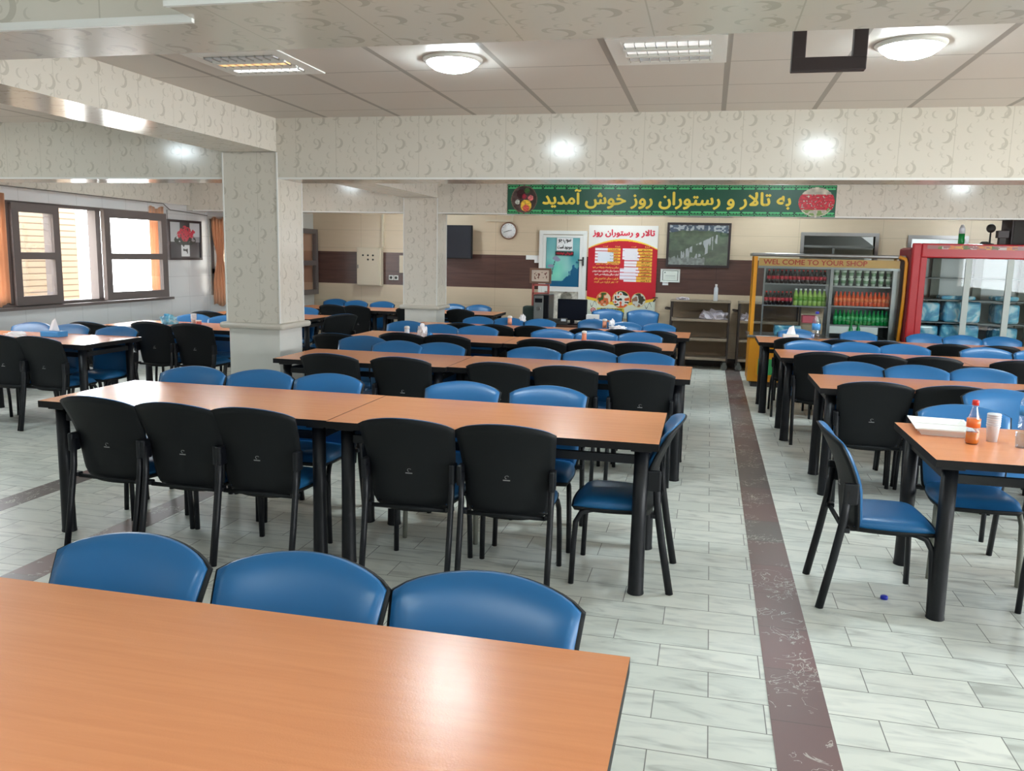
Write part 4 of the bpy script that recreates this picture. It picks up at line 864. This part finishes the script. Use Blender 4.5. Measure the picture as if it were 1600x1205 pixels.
b = MB(); b.box(X0 + .06, X1 - .05, Y0 + .06, Y0 + .1, 1.57, 1.60); b.box(1.525, 1.565, 11.60, 11.66, .69, 1.58); b.box(1.525, 1.565, 11.95, 12.0, .69, 1.58); b.box(.70, .72, 11.62, 11.66, .69, 1.58); b.box(2.28, 2.36, 11.6, 11.95, .69, 1.58); obj('shelf_frame', b, M['steel'], t)
b = MB(); b.box(1.57, 2.30, 11.93, 11.95, .69, 1.58); b.box(.72, 1.52, 11.93, 11.95, 1.08, 1.58); obj('back_panel', b, M['grey'], t)
SH = [(.72, 1.53, 1.375), (.72, 1.53, 1.09), (1.56, 2.29, 1.365), (1.56, 2.29, 1.105), (1.56, 2.29, .86), (.72, 1.53, .86)]
for a, e, z in SH:
    b = MB(); b.box(a, e, 11.64, 11.93, z - .018, z); obj('shelf', b, M['glass'] if (a < 1 and z < 1) else M['steel'], t)
b = MB(); b.box(1.56, 2.16, 11.63, 11.64, .745, .84); obj('price_board', b, M['white'], t)
SODA = [(.02, 0), (.026, .004), (.0265, .05), (.024, .07), (.0265, .09), (.0255, .12), (.011, .165), (.011, .178)]
def bottle_mesh(name, liquid, label, cap, k=1.0, prof=SODA, lab=(.055, .105, .0272), capz=(.175, .192, .013)):
    b = MB(); b.slot(0).lathe([(r * k, z * k) for r, z in prof], 12); b.slot(1).lathe([(lab[2] * k, lab[0] * k), (lab[2] * k, lab[1] * k)], 12); b.slot(2).lathe([(capz[2] * k, capz[0] * k), (capz[2] * k, capz[1] * k), (capz[2] * .6 * k, capz[1] * k + .001)], 10)
    return fix_normals(b.mesh(name, [M[liquid], M[label], M[cap]]))
def bottles(name, me, xs, y, z, label, group, cat='bottle'):
    for x in xs: tag(link(name, me, None, (x, y + random.uniform(-.006, .006), z), random.uniform(0, 6)), label, cat, group)
lsp = lambda a, e, n: [a + (e - a) * i / (n - 1) for i in range(n)]
cola = bottle_mesh('cola_bottle', 'cola', 'cola_label', 'cap_red', .93); bottles('cola_bottle', cola, lsp(.77, 1.47, 14), 11.70, 1.375, 'dark cola bottle with red label on the upper shelf of the yellow cooler', 'cola bottles on the upper shelf')
bottles('cola_bottle', cola, lsp(.75, 1.06, 7), 11.70, 1.09, 'dark cola bottle on the second shelf of the yellow cooler, beside lime bottles', 'cola bottles on the second shelf')
malt = bottle_mesh('lime_bottle', 'malt', 'malt_label', 'cap_white', 1.15); bottles('lime_bottle', malt, lsp(1.125, 1.48, 7), 11.70, 1.09, 'pale lime drink bottle on the second shelf of the yellow cooler', 'lime drink bottles')
orn = bottle_mesh('orange_bottle', 'orange', 'orange_label', 'cap_red', .96); bottles('orange_bottle', orn, lsp(1.63, 2.26, 13), 11.70, 1.105, 'orange drink bottle on the middle shelf of the yellow cooler', 'orange drink bottles')
grn = bottle_mesh('green_soda_bottle', 'green', 'green_label', 'green', 1.0); bottles('green_soda_bottle', grn, lsp(1.64, 2.26, 13), 11.70, .86, 'green soda bottle on the lower shelf of the yellow cooler', 'green soda bottles on the shelf')
bottles('green_soda_bottle', grn, [1.83, 1.92], 11.62, .69, 'green soda bottle standing below the shelves at the bottom of the cooler', 'pair of green soda bottles')
b = MB(); b.slot(0).lathe([(.024, 0), (.034, .085), (.036, .09)], 14); b.slot(1).lathe([(.0295, .03), (.0332, .07)], 14); b.slot(0).lathe([(.038, .086), (.038, .098), (.03, .10)], 14); cupm = fix_normals(b.mesh('yoghurt_cup', [M['cup'], M['cup_label']]))
bottles('yoghurt_cup', cupm, lsp(1.61, 2.25, 8), 11.70, 1.365, 'white lidded cup in the lower layer on the top shelf of the cooler', 'lower layer of white cups', 'cup'); bottles('yoghurt_cup', cupm, lsp(1.61, 2.25, 8), 11.70, 1.466, 'white lidded cup in the upper layer on the top shelf of the cooler', 'upper layer of white cups', 'cup')
b = MB(); b.box(-.17, .17, -.1, .1, 0, .13, .015); tag(obj('water_pack', b, M['pack'], loc=(1.05, 11.75, .69)), 'blue wrapped pack lying in the bottom of the yellow cooler', 'pack')
b = MB(); b.box(-.09, .09, -.08, .08, 0, .10, .01); tag(obj('plastic_crate', b, M['hot_pink'], loc=(1.32, 11.78, .98 - .12)), 'pink plastic box inside the yellow cooler, below the lime bottles', 'box')

# ------------------------------------------------------------------ red display fridge
t = thing('display_fridge', 'tall red glass-doored fridge beside the yellow cooler', 'fridge', (0, 0, 0)); A0, A1, B0, B1 = 2.44, 5.3, 11.38, 12.05
b = MB(); b.box(A0 - .02, A0 + .04, B0 + .06, B1, .05, 1.86, .02); b.box(A1, A1 + .06, B0 + .06, B1, .05, 1.86, .02); b.box(A0, A1, B0 + .05, B1, 1.74, 1.87, .02); b.box(A0, A1, B1 - .04, B1, .05, 1.76); b.box(A0, A1, B0 + .05, B1, .05, .62); obj('body', b, M['red_dark'], t)
b = MB(); b.box(A0 - .0, A0 + .10, B0, B0 + .08, .05, 1.92, .015); b.box(A0 + .10, A0 + .175, B0 + .015, B0 + .07, .05, 1.80, .008); b.box(A1 - .12, A1 + .06, B0, B0 + .08, .05, 1.92, .015); b.box(A0 + .1, A1, B0, B0 + .08, 1.745, 1.92, .015); b.box(A0 + .1, A1, B0, B0 + .08, .05, .62, .01); obj('front_frame', b, M['red'], t)
def fruit(U, V):
    c = np.ones(U.shape + (3,)) * [150, 96, 92]; n = vnoise(U, V, 60, 4, 50); k = (U < .42) & (U > .05) & (n > .45); c[k] = np.array([[206, 150, 60], [90, 110, 50], [196, 180, 170], [206, 120, 60]])[(U * 30).astype(int) % 4][k]; c[U > .42] = [160, 120, 118]; return c
link('fruit_decal', picture_mesh('fruit_decal', 2.4, .045, 160, 6, fruit), t, (3.8, B0 - .003, 1.875))
for x in (2.62, 3.095, 3.56, 4.1, 4.6):
    if x > 2.7: b = MB(); b.box(x - .035, x + .035, B0 + .02, B0 + .05, .62, 1.745); obj('door_mullion', b, M['mull'], t)
for x in (2.86, 3.36, 3.9):
    b = MB(); b.box(x - .05, x + .05, B1 - .12, B1 - .05, .62, 1.74); obj('rear_post', b, M['olive'], t)
b = MB(); b.box(A0 + .17, A1 - .1, B0 + .028, B0 + .034, .62, 1.745); obj('door_glass', b, M['fglass'], t)
b = MB(); b.box(A0 + .05, A1, B1 - .05, B1 - .04, .62, 1.74); obj('rear_lining', b, M['white'], t)
for z in (1.50, 1.23, .95):
    b = MB(); b.box(A0 + .17, A1 - .05, B0 + .08, B1 - .06, z - .012, z); obj('wire_shelf', b, M['grey'], t)
for k, (x, z, w, hh) in enumerate([(2.72, .95, .13, .24), (3.11, .95, .21, .26), (3.62, .95, .14, .24), (2.72, .62, .13, .28), (3.10, .62, .22, .30), (3.62, .62, .14, .28), (4.15, .95, .2, .25), (4.15, .62, .2, .28), (3.05, 1.23, .20, .05), (3.60, 1.23, .14, .06)]):
    b = MB(); b.box(-w, w, -.14, .14, 0, hh, .03); nm = ['first', 'second', 'third', 'first', 'second', 'third', 'fourth', 'fourth', 'first', 'second'][k]; sh = ['middle', 'middle', 'middle', 'bottom', 'bottom', 'bottom', 'middle', 'bottom', 'upper', 'upper'][k]
    tag(obj('water_pack', b, M['pack'], loc=(x, 11.66, z + .001)), 'blue and white wrapped water pack, %s from the cooler on the %s fridge shelf' % (nm, sh), 'pack', 'water packs in the red fridge')
t = thing('green_bottle', 'green bottle with clear top standing on the red fridge', 'bottle', (3.03, 11.60, 1.92)); b = MB(); b.lathe([(.032, 0), (.036, .01), (.036, .13)], 16); obj('bottle_body', b, M['green'], t); b = MB(); b.lathe([(.036, .13), (.034, .19), (.015, .24)], 16); obj('clear_top', b, M['frost'], t)
t = thing('loudspeaker', 'tall dark speaker box on top of the red fridge', 'speaker', (3.62, 11.60, 1.92), .35); b = MB(); b.box(-.11, .11, -.10, .10, 0, .30, .008); obj('cabinet', b, M['mdf'], t); b = MB(); b.box(-.09, .10, -.106, -.098, .02, .28); obj('front_grille', b, M['dark'], t)
t = thing('desk_fan', 'small dark round-headed fan on the red fridge beside the speaker', 'fan', (3.36, 11.62, 1.92)); b = MB(); b.lathe([(.05, 0), (.05, .012), (.012, .02), (.009, .15)], 16); obj('stem', b, M['dark'], t); b = MB(); b.lathe([(.01, -.02), (.045, -.012), (.055, 0), (.045, .012), (.01, .02)], 20, (0, 0, .20), 'y'); obj('fan_head', b, M['dark'], t)
t = thing('small_speaker', 'low dark box on stub legs between fan and speaker on the fridge', 'speaker', (3.47, 11.50, 1.92)); b = MB(); b.box(-.075, .05, -.05, .05, .08, .17, .006); obj('cabinet', b, M['mdf'], t); b = MB(); b.box(-.05, .02, -.04, .04, 0, .082); obj('foot', b, M['dark'], t)
b = MB(); b.lathe([(.05, 0), (.05, .02), (.03, .035), (.01, .035)], 16); tag(obj('saucepan_lid', b, M['dark'], loc=(3.26, 11.47, 1.92)), 'low dark lid lying on the red fridge beside the fan', 'lid')

# ------------------------------------------------------------------ things on the tables and floor
t = thing('food_tray', 'open white foam food tray on the front corner of its table', 'food tray', (1.244, 4.785, TZ), -.10)
def tray(x0, x1, y0, y1):
    b = MB(); b.box(x0 + .02, x1 - .02, y0 + .02, y1 - .02, 0, .006, .002); cx0, cy0 = (x0 + x1) / 2, (y0 + y1) / 2
    pr = []
    for k, (g, z) in enumerate([(.02, .004), (0, .035), (-.012, .037), (-.012, .033), (.004, .030), (.024, .008)]): pr.append([(x0 + g, y0 + g, z), (x1 - g, y0 + g, z), (x1 - g, y1 - g, z), (x0 + g, y1 - g, z)])
    vs = [v for r in pr for v in r]; fs = [(i * 4 + k, i * 4 + (k + 1) % 4, (i + 1) * 4 + (k + 1) % 4, (i + 1) * 4 + k) for i in range(len(pr) - 1) for k in range(4)]
    return b.add(vs, fs, False)
b = tray(-.13, .13, -.16, .02); b.box(-.12, .12, -.075, -.068, .006, .024); obj('base', b, M['foam'], t); obj('lid', tray(-.13, .13, .03, .20), M['foam'], t)
t = thing('soda_bottle', 'half-full orange soda bottle with red cap beside the foam tray', 'bottle', (1.316, 4.498, TZ))
OB = [(.026, 0), (.031, .006), (.031, .06), (.028, .075), (.031, .095), (.030, .125), (.0125, .185), (.0125, .20)]
b = MB(); b.lathe(OB, 22); obj('bottle_body', b, M['clear'], t); b = MB(); b.lathe([(.024, .003), (.0295, .008), (.0295, .058)], 20); obj('drink', b, M['soda'], t)
b = MB(); b.lathe([(.0318, .085), (.0318, .128)], 22); obj('paper_label', b, M['orange_label'], t); b = MB(); b.lathe([(.0155, .195), (.0155, .218), (.012, .221)], 18); obj('cap', b, M['cap_red'], t)
def cups(name, label, x, y, n, m):
    t = thing(name, label, 'cup', (x * TK, y * TK, TZ)); b = MB(); b.lathe([(.024, 0), (.030, .075), (.0315, .078), (.0285, .076), (.0228, .004)], 22); obj('cup_body', b, M[m], t)
    if n > 1:
        b = MB()
        for k in range(n): b.lathe([(.031 + .0005 * (k % 2), .078 + k * .011), (.033, .081 + k * .011), (.031, .088 + k * .011)], 22)
        obj('stacked_rim', b, M[m], t)
    return t
cups('plastic_cup', 'stack of white plastic cups beside the orange soda bottle', 1.50, 4.80, 6, 'frost'); cups('plastic_tumbler', 'clear plastic tumbler beside the stack of white cups', 1.60, 4.68, 1, 'clear')
def water(label, x, y, k=1.0):
    t = thing('water_bottle', label, 'bottle', (x * TK, y * TK, TZ)); b = MB(); b.lathe([(.036 * k, 0), (.042 * k, .012 * k), (.042 * k, .09 * k), (.039 * k, .10 * k), (.042 * k, .11 * k), (.042 * k, .19 * k), (.016 * k, .255 * k), (.016 * k, .27 * k)], 22); obj('bottle_body', b, M['clear'], t)
    b = MB(); b.lathe([(.0425 * k, .10 * k), (.0425 * k, .165 * k)], 22); obj('paper_label', b, M['water_label'], t); b = MB(); b.lathe([(.019 * k, .265 * k), (.019 * k, .288 * k), (.015 * k, .29 * k)], 16); obj('cap', b, M['cap_blue'], t)
water('water bottle with blue label behind the clear tumbler', 1.715 / TK, 4.99 / TK, .8); water('large water bottle with blue label before the drinks cooler', 1.27, 10.52, 1.1)
def tissues(label, x, y, m='white', s=1.0, rz=0):
    t = thing('tissue_holder', label, 'tissue box', (x * TK, y * TK, TZ), rz); b = MB(); b.box(-.085 * s, .085 * s, -.055 * s, .055 * s, 0, .045 * s, .006); obj('box', b, M[m], t)
    b = MB(); b.add([(-.05 * s, 0, .045 * s), (.0, -.02 * s, .05 * s), (.055 * s, 0, .045 * s), (.01 * s, .025 * s, .05 * s), (.025 * s, -.005 * s, .15 * s), (-.02 * s, .01 * s, .125 * s)], [(0, 1, 4), (1, 2, 4), (2, 3, 4), (3, 0, 5), (0, 4, 5), (3, 4, 5), (0, 1, 2, 3)]); obj('tissue', b, M['tissue'], t)
tissues('tissue box with a folded white napkin before the drinks cooler', .99, 10.55); tissues('blue tissue box heaped with white napkins on the window-side table', -6.45, 7.22, 'water_label', 1.2)
crumple('napkin', 'crumpled white napkins lying beside the window-side tissue box', 'napkin', 'tissue', (-6.460, 6.747, TZ), .12, .08, .04, 15)
crumple('plastic_bag', 'blue and white plastic bag on the table by the big column', 'bag', 'pack', (-6.077, 8.565, TZ), .12, .09, .09, 16)
cups('plastic_cup', 'stack of white cups beside the blue plastic bag', -6.02, 8.97, 5, 'frost')
t = thing('cream_pot', 'small pink and white pot beside the white cup stack', 'pot', (-5.675, 8.546, TZ)); b = MB(); b.lathe([(.03, 0), (.032, .05)], 16); obj('pot_body', b, M['pink'], t); b = MB(); b.lathe([(.033, .05), (.033, .062), (.02, .064)], 16); obj('lid', b, M['white'], t)
def shaker(label, x, y, m='salt', k=1.0):
    t = thing('salt_shaker', label, 'shaker', (x * TK, y * TK, TZ)); b = MB(); b.lathe([(.024 * k, 0), (.022 * k, .07 * k)], 14); obj('jar', b, M[m], t); b = MB(); b.lathe([(.025 * k, .07 * k), (.024 * k, .09 * k), (.012 * k, .095 * k)], 14); obj('lid', b, M['white'], t)
shaker('salt shaker with orange contents alone on the fourth table row', -1.31, 9.18, k=1.1); shaker('shaker with white lid beside the crumpled tissue, fourth table row', -3.24, 8.80, 'frost', 1.15); shaker('shaker with pink label beside the white tissue, fifth table row', -2.55, 10.85, k=1.2); shaker('pale pink shaker among napkins at the aisle half of the fifth table row', -1.30, 10.96, k=1.2)
crumple('tissue', 'crumpled white tissue beside the shaker, fourth table row', 'tissue', 'tissue', (-2.948, 8.469, TZ), .06, .05, .10, 21); crumple('candy_wrapper', 'tiny blue crumpled wrapper beside the white tissue, fourth table row', 'wrapper', 'water_label', (-2.852, 8.441, TZ), .035, .025, .035, 22)
crumple('tissue', 'white tissue standing up beside the pink-labelled shaker, fifth table row', 'tissue', 'tissue', (-2.297, 10.479, TZ), .05, .04, .10, 23); crumple('tissue', 'white tissue standing beside the pale pink shaker, fifth table row', 'tissue', 'tissue', (-1.148, 10.450, TZ), .04, .03, .09, 24); crumple('napkin', 'loose white napkins spread at the aisle half of the fifth table row', 'napkin', 'tissue', (-1.072, 10.383, TZ), .12, .06, .035, 25)
b = MB(); b.lathe([(.018, 0), (.018, .014), (.014, .017)], 18); tag(obj('bottle_cap', b, M['cap_blue'], loc=(.945, 4.33, .001)), 'small blue bottle cap lying on the marble floor', 'bottle cap')
crumple('torn_lining', 'torn white lining hanging under a chair at the second table row', 'fabric scrap', 'tissue', (-1.55, 4.02, .345), .10, .05, .05, 31)
